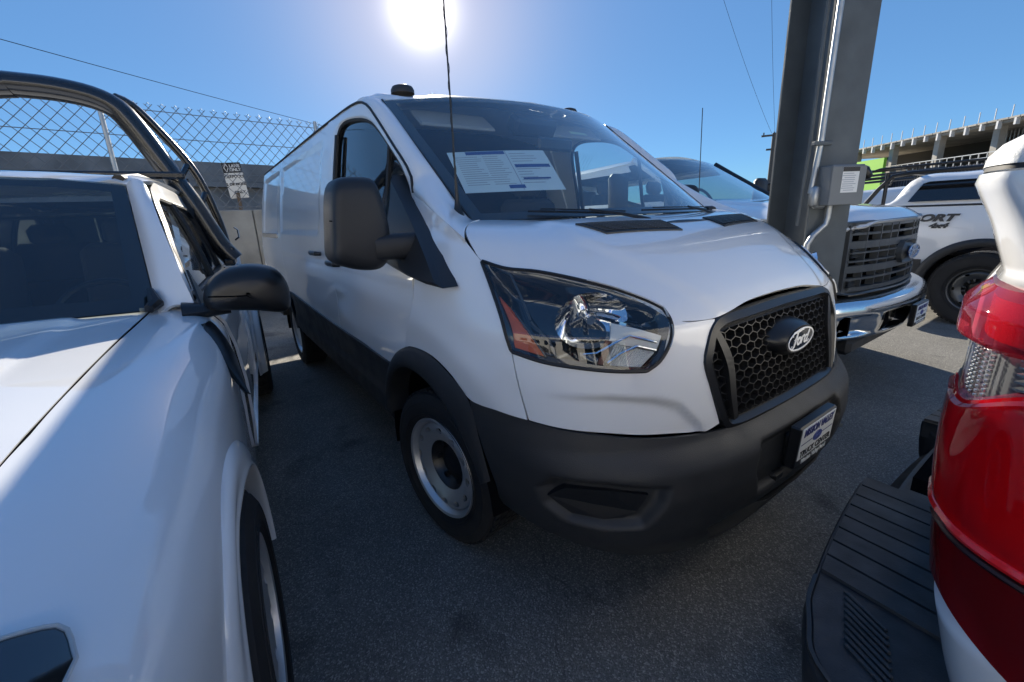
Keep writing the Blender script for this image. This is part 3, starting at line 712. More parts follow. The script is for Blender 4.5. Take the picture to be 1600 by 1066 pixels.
# honeycomb mesh
inn = inset(loopo, .044)
def inside(y, z): return poly_depth(np.array([float(y)]), np.array([float(z)]), inn)[0] > 0
HW, HH = .049, .036
edges = {}
for r_ in range(-9, 10):
    for c_ in range(-12, 13):
        cy2 = c_ * HW + (HW / 2 if r_ % 2 else 0); cz2 = .925 + r_ * HH * .75
        pts = [(cy2, cz2 + HH / 2), (cy2 + HW / 2, cz2 + HH / 4), (cy2 + HW / 2, cz2 - HH / 4), (cy2, cz2 - HH / 2), (cy2 - HW / 2, cz2 - HH / 4), (cy2 - HW / 2, cz2 + HH / 4)]
        for k in range(6):
            a, b = pts[k], pts[(k + 1) % 6]
            key = tuple(sorted((tuple(np.round(a, 4)), tuple(np.round(b, 4)))))
            edges[key] = (a, b)
mb = MB()
for a, b in edges.values():
    ia, ib = inside(*a), inside(*b)
    if not (ia or ib): continue
    if not (ia and ib):
        p, q = (np.array(a), np.array(b)) if ia else (np.array(b), np.array(a)); lo, hi = 0., 1.
        for _ in range(9):
            m_ = (lo + hi) / 2
            if inside(*(p + (q - p) * m_)): lo = m_
            else: hi = m_
        a, b = tuple(p), tuple(p + (q - p) * lo)
    a, b = np.array(a), np.array(b)
    d = b - a; L_ = np.linalg.norm(d)
    if L_ < .002: continue
    t = np.array([-d[1], d[0]]) / L_ * .0018
    Vv = []
    for off, w in ((-.004, .7), (-.045, 1.6)):
        for p in (a - t * w, b - t * w, b + t * w, a + t * w): Vv.append((xsurf(p[0], p[1]) + off, p[0], p[1]))
    mb.add(Vv, [(0, 1, 2, 3), (0, 4, 5, 1), (2, 6, 7, 3)])
mb.build('honeycomb_mesh', BLACKPL2, grille)
for s in (-1, 1):
    mb = MB(); pts = spl([(.425, 1.068, 0), (.40, 1.02, 0), (.375, .95, 0), (.372, .86, 0), (.365, .77, 0)], 16)[:, :2]
    P3 = [Vector((xsurf(y, z) + .004, s * y, z)) for y, z in pts]
    ribbon(mb, [p + Vector((-.03, 0, 0)) for p in P3], [.022 + .012 * math.sin(math.pi * i / 15) for i in range(16)], .034, (1, 0, 0))
    mb.build('grille_bar', BLACKPL2, grille)
# badge: oval on its black mount
bx = xsurf(0, .965)
def oval(cx, a, b, n_=48, zc=.967): return [Vector((cx, a * math.cos(t), zc + b * math.sin(t))) for t in np.linspace(0, 2 * math.pi, n_, endpoint=False)]
rings = [oval(bx - .03, .132, .070), oval(bx + .012, .124, .062), oval(bx + .032, .110, .052), oval(bx + .040, .104, .047), oval(bx + .040, .09, .04)]
V = []; F = []
for r_ in rings: V += r_
for a in range(4):
    for i in range(48): F.append((a * 48 + i, a * 48 + (i + 1) % 48, a * 48 + 48 + (i + 1) % 48, a * 48 + 48 + i))
mb = MB(); mb.add(V, F); mount = mb.build('badge_mount', BLACKPL2, van, 45)
def ford_oval(parent, M, a, b, blue, white, h=.0015):
    """dark oval with a light rim and flowing script, in the x,y plane of M"""
    n_ = 56
    def ov(k, z): return [M @ Vector((a * k * math.cos(t), b * (1 - (1 - k) * a / b) * math.sin(t), z)) for t in np.linspace(0, 2 * math.pi, n_, endpoint=False)]
    o = mesh_obj('badge_plate', ov(1, 0) + ov(1, h), [tuple(range(n_, 2 * n_))] + [(i, (i + 1) % n_, n_ + (i + 1) % n_, n_ + i) for i in range(n_)], blue, parent, False)
    mb = MB(); R1, R2 = ov(.985, h), ov(.93, h); up = (M.to_3x3() @ Vector((0, 0, 1))) * h
    mb.add(R1 + R2 + [p + up for p in R1] + [p + up for p in R2], [(2 * n_ + i, 2 * n_ + (i + 1) % n_, 3 * n_ + (i + 1) % n_, 3 * n_ + i) for i in range(n_)] + [(i, (i + 1) % n_, 2 * n_ + (i + 1) % n_, 2 * n_ + i) for i in range(n_)] + [(3 * n_ + i, 3 * n_ + (i + 1) % n_, n_ + (i + 1) % n_, n_ + i) for i in range(n_)])
    mb.build('badge_rim', white, parent)
    S = a / 1.0
    st = [  # strokes in units of the oval's half width
        ([(-.66, .17), (-.70, .26), (-.62, .33), (-.45, .31), (-.25, .33), (-.05, .36), (.08, .34)], [.03, .05, .07, .09, .09, .07, .03]),
        ([(-.33, .30), (-.38, .10), (-.44, -.10), (-.52, -.26), (-.64, -.31), (-.70, -.24), (-.63, -.17)], [.06, .11, .12, .11, .07, .05, .03]),
        ([(-.52, .02), (-.40, .04), (-.26, .05), (-.17, .10)], [.03, .06, .06, .03]),
        ([(-.12, .07), (-.22, .0), (-.25, -.12), (-.17, -.19), (-.06, -.14), (-.01, -.02), (-.06, .07), (-.13, .06), (-.10, .0), (.05, .05)], [.05, .09, .09, .07, .08, .08, .06, .05, .03, .03]),
        ([(.10, .10), (.08, -.02), (.05, -.19)], [.07, .09, .08]), ([(.09, .0), (.16, .07), (.24, .09), (.26, .04)], [.04, .06, .08, .06]),
        ([(.50, .05), (.40, .07), (.31, -.02), (.31, -.15), (.39, -.19), (.48, -.10), (.53, .05)], [.06, .08, .08, .08, .07, .07, .06]),
        ([(.60, .34), (.56, .18), (.51, -.02), (.50, -.16), (.57, -.19), (.66, -.13)], [.07, .09, .09, .08, .06, .03])]
    mb = MB()
    for pts, w in st:
        p2 = spl([(x, y, 0) for x, y in pts], 22); ww = np.interp(np.linspace(0, 1, 22), np.linspace(0, 1, len(w)), w)
        ribbon(mb, [M @ Vector((x * S, y * S, h)) for x, y, _ in p2], [float(q) * S for q in ww], h * .8, M.to_3x3() @ Vector((0, 0, 1)))
    mb.build('badge_script', white, parent)
    return o
BADGEBLK = mat('badge_black', (.012, .014, .02), .12, coat=1.); BADGEWHT = mat('badge_white', (.85, .86, .88), .25)
BADGEBLUE = mat('badge_blue', (.012, .03, .14), .12, coat=1.)
ford_oval(mount, frame_mat((bx + .0402, 0, .967), (0, 1, 0), (0.06, 0, 1)), .098, .043, BADGEBLK, BADGEWHT)
# ---- number plate bracket with the dealer's plate
PLATEW = mat('plate_white', (.78, .80, .80), .35); PLATEBLUE = mat('plate_blue', (.02, .03, .16), .4); LETTERBLK = mat('letter_black', (.015, .015, .016), .45)
def dealer_plate(parent, M, w=.30, h=.158):
    """black holder with a white dealer insert, in the x,y plane of M"""
    r3 = M.to_3x3()
    mb = MB(); mb.box((0, 0, -.018), (w, h, .036), bev=.006)
    o = mb.build('plate_holder', BLACKPL2, parent); o.data.transform(M)
    mb = MB(); mb.box((0, .012, .0008), (w * .90, h * .76, .0016)); p = mb.build('plate_insert', PLATEW, o); p.data.transform(M)
    text_mesh('plate_lettering', 'MISSION VALLEY', .040, PLATEBLUE, o, M @ Matrix.Translation((0, .050, .0022)), bold=.0012, xscale=.80)
    text_mesh('plate_lettering', 'TRUCK CENTER', .034, LETTERBLK, o, M @ Matrix.Translation((0, -.030, .0022)), bold=.0003, xscale=1.0)
    text_mesh('frame_lettering', 'Mission Valley Ford', .024, PLATEW, o, M @ Matrix.Translation((0, -.064, .0022)), bold=.0006, xscale=1.05)
    mb = MB()
    for s in (-1, 1): mb.box((s * .085, .010, .0022), (.085, .0028, .0008))
    q = mb.build('plate_rule', PLATEBLUE, o); q.data.transform(M)
    ford_oval(o, M @ Matrix.Translation((0, .010, .0018)), .036, .0185, PLATEBLUE, mat('plate_oval_line', (.12, .16, .42), .4), h=.0008)
    return o
dealer_plate(van, frame_mat((1.098, 0, .624), (0, 1, 0), (.06, 0, 1)))
mb = MB(); mb.box((1.066, 0, .60), (.05, .26, .13), bev=.01); mb.build('plate_bracket', BLACKPL2, van)
mb = MB(); mb.box((1.035, -.16, .505), (.05, .07, .05), bev=.01); mb.build('tow_eye_cover', BLACKPL2, van)

# ---- headlights
REFL = mat('reflector_chrome', (.80, .82, .85), .09, metal=1., bump=(60, .12, 1)); AMBER = mat('amber_reflector', (.55, .085, .004), .35, coat=.3, bump=(300, .25, 1))
LAMPGREY = mat('lamp_frosted', (.62, .64, .62), .3, coat=.5, bump=(200, .2, 1)); REDMARK = mat('dark_red_plastic', (.09, .008, .015), .3)
HLG = project(gbody, coons(HL_BOT, HL_TOP, HL_OUT[::-1], HL_IN, 40, 24))
NH = gnormals(HLG); NH *= 1 if outward(HLG) else -1
def hlp(u, v, d=0.):
    """point of the lens at (u across, v up), d metres behind it"""
    fu, fv = u * 39, v * 23; i, j = min(int(fu), 38), min(int(fv), 22); a, b = fu - i, fv - j
    q = lambda G: (G[j, i] * (1 - a) + G[j, i + 1] * a) * (1 - b) + (G[j + 1, i] * (1 - a) + G[j + 1, i + 1] * a) * b
    return Vector(q(HLG) - q(NH) * d)
def hl_patch(u0, u1, v0, v1, d0, d1=None, nu=10, nv=8, fn=None):
    g_ = np.array([[hlp(u, v, (d0 + ((d1 if d1 is not None else d0) - d0) * (i / (nu - 1))) + (fn(i / (nu - 1), j / (nv - 1)) if fn else 0)) for i, u in enumerate(np.linspace(u0, u1, nu))] for j, v in enumerate(np.linspace(v0, v1, nv))])
    return g_
def headlight():
    u_ = np.linspace(0, 1, 40); v_ = np.linspace(0, 1, 24)
    edge = np.minimum(np.minimum(u_, 1 - u_)[None, :] * 2.2, np.minimum(v_, 1 - v_)[:, None] * 1.2)
    H_ = HLG - NH * (.006 + .085 * sstep(edge / .28))[..., None]
    V, F = grid_geo(H_, 0, not outward(HLG)); h = mesh_obj('headlight', V, F, GLOSSBLK, van, True)
    V, F = grid_geo(HLG + NH * .003, 0, not outward(HLG), .003); mesh_obj('lens', V, F, CLEARLENS, h, True)
    # black rim round the lens
    ring = [hlp(u, 0, -.002) for u in np.linspace(.01, .99, 40)] + [hlp(1, v, -.002) for v in np.linspace(.02, .98, 24)] + [hlp(u, 1, -.002) for u in np.linspace(.99, .01, 40)] + [hlp(0, v, -.002) for v in np.linspace(.98, .02, 24)]
    mb = MB(); mb.tube(ring + [ring[0]], .0060, 6, cap=False); mb.build('lens_rim', mat('satin_black', (.010, .010, .011), .5), h, True)
    # amber side reflector
    am = [(.03, .04), (.03, .60), (.10, .46), (.20, .20), (.27, .05)]
    mb = MB(); fr_ = [hlp(u, v, .012) for u, v in am]; bk = [hlp(u, v, .03) for u, v in am]; n_ = len(am)
    mb.add(fr_ + bk, [tuple(range(n_)), tuple(range(n_, 2 * n_))[::-1]] + [(i, (i + 1) % n_, n_ + (i + 1) % n_, n_ + i) for i in range(n_)]); mb.build('amber_reflector', AMBER, h)
    # bowl reflector with facets
    c0 = hlp(.56, .56, .035); ax = Vector((.86, -.48, -.03)).normalized(); e1 = ax.cross(Vector((0, 0, 1))).normalized(); e2 = e1.cross(ax)
    V = []; F = []; NR, NT = 9, 30
    for i in range(NR):
        rr = .012 + (.098 - .012) * i / (NR - 1); dp = -.080 * (1 - (rr / .098) ** 2)
        for k in range(NT):
            th = 2 * math.pi * k / NT; q = 1 + .12 * math.cos(2 * th)
            jig = .0009 * (k % 2)
            V.append(c0 + e1 * rr * 1.12 * math.cos(th) + e2 * rr * .88 * math.sin(th) + ax * (dp + jig))
    for i in range(NR - 1):
        for k in range(NT): F.append((i * NT + k, i * NT + (k + 1) % NT, (i + 1) * NT + (k + 1) % NT, (i + 1) * NT + k))
    mesh_obj('bowl_reflector', V, F, mat('bowl_chrome', (.84, .85, .87), .05, metal=1.), h, True)
    mb = MB(); mb.tube([c0 - ax * .075, c0 - ax * .03], [.016, .013], 12); mb.tube([c0 - ax * .035, c0 - ax * .005], [.011, .013], 12); mb.build('bulb_shield', CHROME, h, True)
    # frosted light bar and ribbed daytime lamp at the inner end
    g_ = hl_patch(.66, .95, .34, .56, .022, .012, 12, 5); V, F = grid_geo(g_, .012, not outward(HLG)); mesh_obj('light_bar', V, F, LAMPGREY, h, True)
    mb = MB()
    for k in range(17):
        u = .70 + .25 * k / 16
        mb.tube([hlp(u, .05 + .05 * (k < 2), .024), hlp(u, .33, .020)], .0032, 6)
    mb.build('ribbed_lamp', LAMPGREY, h, True)
    g_ = hl_patch(.68, .96, .04, .35, .034, .03, 10, 6); V, F = grid_geo(g_, 0, not outward(HLG)); mesh_obj('lamp_back', V, F, LAMPGREY, h, True)
    mb = MB(); mb.tube([hlp(u, v, .012) for u, v in ((.52, .16), (.60, .20), (.68, .34), (.76, .46), (.93, .46))], .0035, 6); mb.tube([hlp(u, v, .012) for u, v in ((.69, .10), (.74, .24), (.82, .36), (.95, .36))], .004, 6)
    mb.build('chrome_accent', CHROME, h, True)
    g_ = hl_patch(.635, .675, .06, .36, .02, .02, 3, 5); V, F = grid_geo(g_, .01, not outward(HLG)); mesh_obj('marker_strip', V, F, REDMARK, h, True)
    # folded chrome planes between bowl and rim
    mb = MB()
    for (a, b_, c_) in (((.80, .60), (.90, .78), (.95, .58)), ((.70, .62), (.80, .86), (.84, .60))):
        mb.add([hlp(*a, .03), hlp(*b_, .045), hlp(*c_, .02)], [(0, 1, 2)])
    mb.build('reflector_facets', REFL, h)
    mb = MB(); mb.tube([hlp(.17, .96, .012), hlp(.18, .7, .02), hlp(.20, .42, .02)], .004, 6); mb.tube([hlp(.27, .05, .014), hlp(.20, .22, .014), hlp(.10, .48, .014)], .0035, 6); mb.tube([hlp(.20, .40, .02), hlp(.30, .22, .025), hlp(.35, .05, .02)], .004, 6)
    mb.build('inner_ribs', mat('smoked_plastic', (.05, .055, .06), .18), h, True)
    return h
h = headlight(); mirror_copy(h)

# ---- wheels
def wheel(name, parent, loc, steer, tyre_r=.352, tyre_w=.225, rim_r=.225, side=-1, holes=12, rimmat=None):
    """wheel turned about the y axis; its outer face looks towards side*y"""
    rimmat = rimmat or STEELW
    w = empty(name, loc, steer, parent); s = side; hw = tyre_w / 2
    prof = [(rim_r - .012, -hw * .80), (rim_r + .012, -hw * .93), (rim_r + .05, -hw * 1.04), (tyre_r - .035, -hw * 1.02), (tyre_r - .010, -hw * .90), (tyre_r - .001, -hw * .70), (tyre_r, 0), (tyre_r - .001, hw * .70), (tyre_r - .010, hw * .90), (tyre_r - .035, hw * 1.02), (rim_r + .05, hw * 1.04), (rim_r + .012, hw * .93), (rim_r - .012, hw * .80)]
    mb = MB(); mb.lathe(prof, 72, 'y'); t = mb.build('tyre', RUBBER, w, 30)
    mb = MB()
    for row in range(5):      # tread blocks
        yy = (row - 2) * tyre_w * .165
        for k in range(56):
            th = 2 * math.pi * (k + .5 * (row % 2)) / 56
            R = Matrix.Rotation(-th, 3, 'Y'); mb.box(R @ Vector((tyre_r + .001, yy, 0)), (.010, tyre_w * .135, 2 * math.pi * tyre_r / 56 * .72), R)
    mb.build('tread', RUBBER, w)['kind'] = 'stuff'
    mb = MB()
    for rr in (rim_r + .022, rim_r + .034, tyre_r - .045): mb.lathe([(rr - .002, s * hw * 1.02), (rr, s * (hw * 1.045)), (rr + .002, s * hw * 1.02)], 72, 'y')
    mb.build('sidewall_ribs', RUBBER, w, True)['kind'] = 'stuff'
    # rim barrel and lip
    mb = MB(); mb.lathe([(rim_r - .035, -s * hw * .7), (rim_r - .04, s * hw * .3), (rim_r - .026, s * hw * .62), (rim_r - .018, s * hw * .68), (rim_r - .008, s * hw * .93), (rim_r + .004, s * hw * .96), (rim_r + .008, s * hw * .9)], 72, 'y')
    rim = mb.build('rim', rimmat, w, 50)
    # disc with real holes
    mb = MB(); r0, r1 = rim_r * .52, rim_r - .022; rc = (r0 + r1) / 2 + .016
    K = 24
    def face_y(r):
        t_ = (r - r0) / (r1 - r0); return s * hw * (.60 + .22 * math.sin(math.pi * min(max(t_, 0), 1) * .62) ** .9 - .10 * max(0, t_ - .75) / .25)
    for h_ in range(holes):
        th0 = 2 * math.pi * h_ / holes; dth = math.pi / holes
        per = []; q = K // 4
        for e in range(4):
            for i in range(q):
                f = i / q
                if e == 0: r, a = r0 + (r1 - r0) * f, -dth
                elif e == 1: r, a = r1, -dth + 2 * dth * f
                elif e == 2: r, a = r1 + (r0 - r1) * f, dth
                else: r, a = r0, dth - 2 * dth * f
                per.append((r, a))
        ang = [math.atan2((r - rc), a * rc) for r, a in per]
        V = []
        hole = [(rc + .013 * math.sin(g), .021 * math.cos(g) / rc) for g in ang]
        for kk, ringp in enumerate((per, [(p[0] * .45 + q_[0] * .55, p[1] * .45 + q_[1] * .55) for p, q_ in zip(per, hole)], hole)):
            for r, a in ringp:
                V.append((r * math.cos(th0 + a), face_y(r), r * math.sin(th0 + a)))
        for r, a in hole: V.append((r * math.cos(th0 + a), face_y(r) - s * .014, r * math.sin(th0 + a)))
        F = [(a * K + i, a * K + (i + 1) % K, a * K + K + (i + 1) % K, a * K + K + i) for a in range(3) for i in range(K)]
        mb.add(V, F)
    mb.build('wheel_disc', rimmat, w, 50)
    mb = MB(); mb.lathe([(0.001, s * hw * .34), (rim_r * .2, s * hw * .36), (rim_r * .30, s * hw * .30), (rim_r * .40, s * hw * .22), (rim_r * .48, s * hw * .40), (rim_r * .525, s * hw * .56), (rim_r * .53, s * hw * .60)], 48, 'y'); mb.build('hub', DARK if False else BLACKPL2, w, True)
    mb = MB()
    for k in range(6):
        th = 2 * math.pi * k / 6; mb.lathe([(.001, s * hw * .42), (.012, s * hw * .42), (.013, s * hw * .22)], 8, 'y', (rim_r * .40 * math.cos(th), 0, rim_r * .40 * math.sin(th)))
    mb.build('wheel_nuts', BLACKPL2, w)
    mb = MB(); mb.lathe([(.05, s * hw * .1), (rim_r * .80, s * hw * .12), (rim_r * .80, -s * hw * .1)], 40, 'y'); mb.build('brake_drum', DARK, w)
    return w
wheel('wheel', van, (0, -.862, .352), math.radians(9), side=-1)
wheel('wheel', van, (0, .862, .352), math.radians(9), side=1)
wheel('wheel', van, (-3.3, -.87, .352), 0, side=-1); wheel('wheel', van, (-3.3, .87, .352), 0, side=1)

# ---- mirrors
PROF = [(1.248, 1.563), (1.224, 1.574), (1.136, 1.575), (1.118, 1.569), (1.097, 1.516), (1.079, 1.386), (1.085, 1.333), (1.097, 1.279), (1.129, 1.254), (1.191, 1.255), (1.254, 1.275), (1.288, 1.299), (1.291, 1.326), (1.285, 1.38), (1.272, 1.486), (1.259, 1.544)]
def mirror():
    prof = PROF
    cy2, cz2 = np.mean([p[0] for p in prof]), np.mean([p[1] for p in prof])
    lp = spl([(y, z, 0) for y, z in prof + [prof[0]]], 61)[:60, :2]
    def ring(x, sc): return [Vector((x, -(cy2 + (y - cy2) * sc), cz2 + (z - cz2) * sc)) for y, z in lp]
    rows = [ring(.070, .02), ring(.070, .40), ring(.068, .70), ring(.062, .86), ring(.048, .945), ring(.028, .985), ring(.0, 1.0), ring(-.05, 1.0), ring(-.085, .97), ring(-.088, .92)]
    V = []; F = []
    for r_ in rows: V += r_
    for a in range(len(rows) - 1):
        for i in range(60): F.append((a * 60 + i, a * 60 + (i + 1) % 60, a * 60 + 60 + (i + 1) % 60, a * 60 + 60 + i))
    F.append(tuple(range(60)))
    mb = MB(); mb.add(V, F); o = mb.build('door_mirror', MIRRORPL, van, 50)
    mesh_obj('mirror_glass', [v + Vector((.004, 0, 0)) for v in ring(-.088, .92)], [tuple(range(60))], mat('mirror_silver', (.7, .72, .74), .03, metal=1.), o, False)
    # cap joint line and turn lamp
    mb = MB(); mb.tube([(.030, -1.283, 1.432), (.050, -1.262, 1.428), (.058, -1.246, 1.39), (.055, -1.250, 1.33), (.042, -1.256, 1.295)], .0022, 5); mb.build('cap_joint', DARK, o)
    # arm
    mb = MB()
    sec = lambda x, y, z, a, b: [(x + a * np.sign(math.cos(t)) * abs(math.cos(t)) ** .5, y, z + b * np.sign(math.sin(t)) * abs(math.sin(t)) ** .5) for t in np.linspace(0, 2 * math.pi, 16, endpoint=False)]
    S_ = [sec(.05, -1.005, 1.332, .050, .050), sec(.048, -1.04, 1.332, .048, .048), sec(.04, -1.10, 1.332, .045, .046), sec(.03, -1.15, 1.33, .042, .043)]
    V = sum(S_, []); mb.add(V, [(a * 16 + i, a * 16 + (i + 1) % 16, a * 16 + 16 + (i + 1) % 16, a * 16 + 16 + i) for a in range(3) for i in range(16)])
    mb.build('mirror_arm', MIRRORPL, o, 60)
    # sail plate that the arm grows from
    sl = [(-.252, -.900, 1.612), (-.135, -.905, 1.511), (.046, -.941, 1.408), (.265, -.997, 1.302), (.390, -1.024, 1.212), (.27, -1.026, 1.214), (.106, -1.026, 1.230), (-.03, -1.022, 1.248), (-.168, -1.014, 1.266), (-.185, -.99, 1.33), (-.205, -.955, 1.43), (-.235, -.92, 1.53)]
    fr_ = [Vector(p) for p in sl]
    c0 = sum(fr_, Vector()) / len(fr_); n_ = len(sl)
    mid = [c0 + (p - c0) * .90 + Vector((0, -.048, 0)) for p in fr_]
    mb = MB(); mb.add([p + Vector((0, .02, 0)) for p in fr_] + [p + Vector((0, -.034, 0)) for p in fr_] + mid, [tuple(range(2 * n_, 3 * n_))] + [(a * n_ + i, a * n_ + (i + 1) % n_, a * n_ + n_ + (i + 1) % n_, a * n_ + n_ + i) for a in range(2) for i in range(n_)])
    mb.build('mirror_sail', MIRRORPL, o, 30)
    return o
o = mirror()
far = mirror_copy(o); Rf = Matrix.Rotation(math.radians(78), 4, 'Z'); pv = Vector((.02, 1.0, 0))       # the far mirror is folded back
Mm = Matrix.Diagonal((1, -1, 1, 1)); Fm = Matrix.Translation(pv) @ Rf @ Matrix.Translation(-pv) @ Mm; far.matrix_world = Fm
for c in far.children:
    if c.name.startswith(('mirror_sail', 'mirror_arm')): c.matrix_parent_inverse = Fm.inverted() @ Mm

# ---- aerial, roof lamps, wipers
mb = MB(); mb.lathe([(.028, 0), (.026, .012), (.014, .040), (.0085, .075), (.006, .13), (.0048, .16)], 14, 'z', (.105, -.83, 1.418)); mb.tube([(.105, -.83, 1.57), (.112, -.832, 2.05), (.125, -.835, 2.55)], [.0042, .0032, .0022], 6)
mb.tube([(.105 + .0045 * math.cos(t * 9) + .008 * t / 6, -.83 + .0045 * math.sin(t * 9), 1.58 + .16 * t) for t in np.linspace(0, 6, 200)], .0011, 4)
mb.build('aerial', BLACKPL2, van, 40)
for s in (-1, 1):
    mb = MB(); n_ = 20
    rings = []
    for hgt, k in ((0, 1), (.018, 1.0), (.034, .86), (.042, .5), (.043, .05)):
        rings.append([(-.83 + .075 * k * math.cos(t) * (1 if math.cos(t) < 0 else .8), s * .605 + .062 * k * math.sin(t), 2.088 + hgt) for t in np.linspace(0, 2 * math.pi, n_, endpoint=False)])
    mb.add(sum(rings, []), [(a * n_ + i, a * n_ + (i + 1) % n_, a * n_ + n_ + (i + 1) % n_, a * n_ + n_ + i) for a in range(4) for i in range(n_)])
    mb.build('roof_lamp', BLACKPL, van, 50)
def wiper(y0, s0, y1, s1, ym, sm):
    mb = MB()
    q = lambda y, s, d: Vector(wspt(y, s, -d))
    mb.tube([q(y0 + (y1 - y0) * t, s0 + (s1 - s0) * t, .012) for t in np.linspace(0, 1, 16)], .0045, 6); mb.tube([q(y0 + (y1 - y0) * t, s0 + (s1 - s0) * t, .024) for t in np.linspace(.1, .95, 12)], .003, 6)
    mb.tube([q(ym, sm, .025), q((y0 * .45 + y1 * .55 + ym) / 2, (s0 * .45 + s1 * .55 + sm) / 2, .030), q(y0 * .45 + y1 * .55, s0 * .45 + s1 * .55, .026)], [.008, .007, .005], 8)
    mb.build('wiper', BLACKPL2, van, True)
wiper(-.60, .03, -.20, -.012, -.14, -.07); wiper(-.10, .008, .50, -.002, .47, -.07)
# cowl between hood and glass
P = np.array([[(wsx(y, 0) + .09 * (1 - (abs(y) / .86) ** 3) - .03 + dx, y, 1.388 + dz) for y in np.linspace(-.79, .79, 30)] for dx, dz in ((-.04, .012), (.03, 0), (.10, -.015))]); grid_obj('cowl', P, BLACKPL, van, 0, False, 0)
mb = MB(); mb.tube([(.155, s_ * .80, 1.405) for s_ in (.94, 1.03)], .03, 8); mb.build('cowl_end', BLACKPL, van)

# ---- cab interior
CLOTH = mat('dark_seat_cloth', (.03, .032, .036), .9, bump=(250, .5, 2)); DASH = mat('dash_plastic', (.035, .037, .042), .6, bump=(350, .3, 2)); TRIM = mat('grey_headlining', (.30, .31, .32), .9)
P = loft([[(.30, y, 1.30), (.12, y, 1.365 + .02 * math.cos(y * 2)), (-.10, y, 1.355 + .03 * math.exp(-((y - .42) / .2) ** 2)), (-.20, y, 1.30), (-.17, y, 1.1), (-.02, y, .8)] for y in np.linspace(-.9, .9, 15)], 24)
grid_obj('dashboard', P, DASH, van, 0, False, 0)
mb = MB(); n_ = 36
ring = [(-.37 - .10 * math.sin(t), .42 + .185 * math.cos(t), 1.275 + .16 * math.sin(t)) for t in np.linspace(0, 2 * math.pi, n_ + 1)]
mb.tube(ring, .016, 8, cap=False); mb.tube([(-.20, .42, 1.16), (-.36, .42, 1.27)], .045, 10)
for a in (0, math.pi, -math.pi / 2): mb.tube([(-.36, .42, 1.27), (-.37 - .10 * math.sin(a), .42 + .185 * math.cos(a), 1.275 + .16 * math.sin(a))], .018, 6)
mb.build('steering_wheel', BLACKPL2, van, True)
def seat(y0):
    mb = MB(); R = Matrix.Rotation(math.radians(-12), 3, 'Y')
    mb.box((-.78, y0, .90), (.50, .50, .16), bev=.05); mb.box((-1.06, y0, 1.24), (.13, .50, .62), R, bev=.05)
    for s in (-1, 1): mb.box((-1.03, y0 + s * .22, 1.20), (.15, .08, .5), R, bev=.03)
    mb.box((-1.15, y0, 1.66), (.10, .28, .19), R, bev=.04); mb.tube([(-1.12, y0 - .07, 1.5), (-1.14, y0 - .07, 1.62)], .008, 6); mb.tube([(-1.12, y0 + .07, 1.5), (-1.14, y0 + .07, 1.62)], .008, 6)
    mb.box((-.8, y0, .72), (.4, .4, .25))
    mb.build('seat', CLOTH, van, 50)
seat(-.45); seat(.45)
P = np.array([[(x, y, 1.985 + .07 * (1 - (y / .8) ** 2) - .05 * max(0, (x + .75) / .15)) for y in np.linspace(-.80, .80, 15)] for x in np.linspace(-1.45, -.64, 9)]); grid_obj('headlining', P, TRIM, van, 0, False, 0)
mb = MB(); mb.box((-.47, .0, 1.91), (.10, .30, .10), Matrix.Rotation(math.radians(35), 3, 'Y'), bev=.02); mb.box((-.36, .07, 1.80), (.03, .25, .07), bev=.012); mb.build('mirror_and_sensor', BLACKPL2, van)
mb = MB(); mb.box((-.62, -.42, 1.93), (.16, .45, .02), Matrix.Rotation(math.radians(35), 3, 'Y'), bev=.008); mb.box((-.62, .42, 1.93), (.16, .45, .02), Matrix.Rotation(math.radians(35), 3, 'Y'), bev=.008); mb.build('sun_visors', TRIM, van)
P = np.array([[flank(x, z) for x in np.linspace(-1.4, .05, 12)] for z in np.linspace(.8, 1.27, 6)]); P[..., 1] += .06; o = grid_obj('door_lining', P, DASH, van, 0, False, 0); mirror_copy(o)
# ---- price sheets hung inside the windscreen
PAPER = mat('paper_sheet', (.66, .74, .75), .6)
INKB = mat('print_blue', (.03, .07, .25), .6); INKG = mat('print_grey', (.30, .33, .38), .6)
def wsgrid(ua, ub, va, vb, d, nu=12, nv=6):
    q = np.array([(-.635, -.682), (-.735, -.729)])
    # sheet corners on the glass: (y, s)
    c = {(0, 1): (-.690, .515), (1, 1): (-.25, .52), (1, 0): (-.335, .205), (0, 0): (-.735, .205)}
    def at(u, v):
        y = (c[0, 0][0] * (1 - u) + c[1, 0][0] * u) * (1 - v) + (c[0, 1][0] * (1 - u) + c[1, 1][0] * u) * v
        s = (c[0, 0][1] * (1 - u) + c[1, 0][1] * u) * (1 - v) + (c[0, 1][1] * (1 - u) + c[1, 1][1] * u) * v
        return wspt(y, s, d)
    return np.array([[at(u, v) for u in np.linspace(ua, ub, nu)] for v in np.linspace(va, vb, nv)])
def sheet(ua, ub, va, vb, d, m_, parent, name):
    V, F = grid_geo(wsgrid(ua, ub, va, vb, d)); return mesh_obj(name, V, F, m_, parent, True)
ps = sheet(0, 1, 0, 1, .016, PAPER, None, 'price_sheet')
tag(ps, 'pale blue printed price sheet hanging behind the windscreen of the van', 'sheet')
for (a, b, c_, d_) in ((.16, .54, .90, .985), (.58, .97, .55, .63), (.42, .58, .06, .14), (.60, .9, .26, .30)): sheet(a, b, c_, d_, .0148, INKB, ps, 'print_block')
mb = MB()
for k in range(14):
    v = .84 - .052 * k
    for a, b in ((.05, .22 + .1 * random.random()), (.30, .44 + .08 * random.random())):
        V, F = grid_geo(wsgrid(a, b, v, v + .013, .0150, 6, 2)); mb.add(V, F)
for k in range(12):
    v = .90 - .066 * k
    if .52 < v < .65: continue
    V, F = grid_geo(wsgrid(.58, .72 + .22 * random.random(), v, v + .014, .0150, 6, 2)); mb.add(V, F)
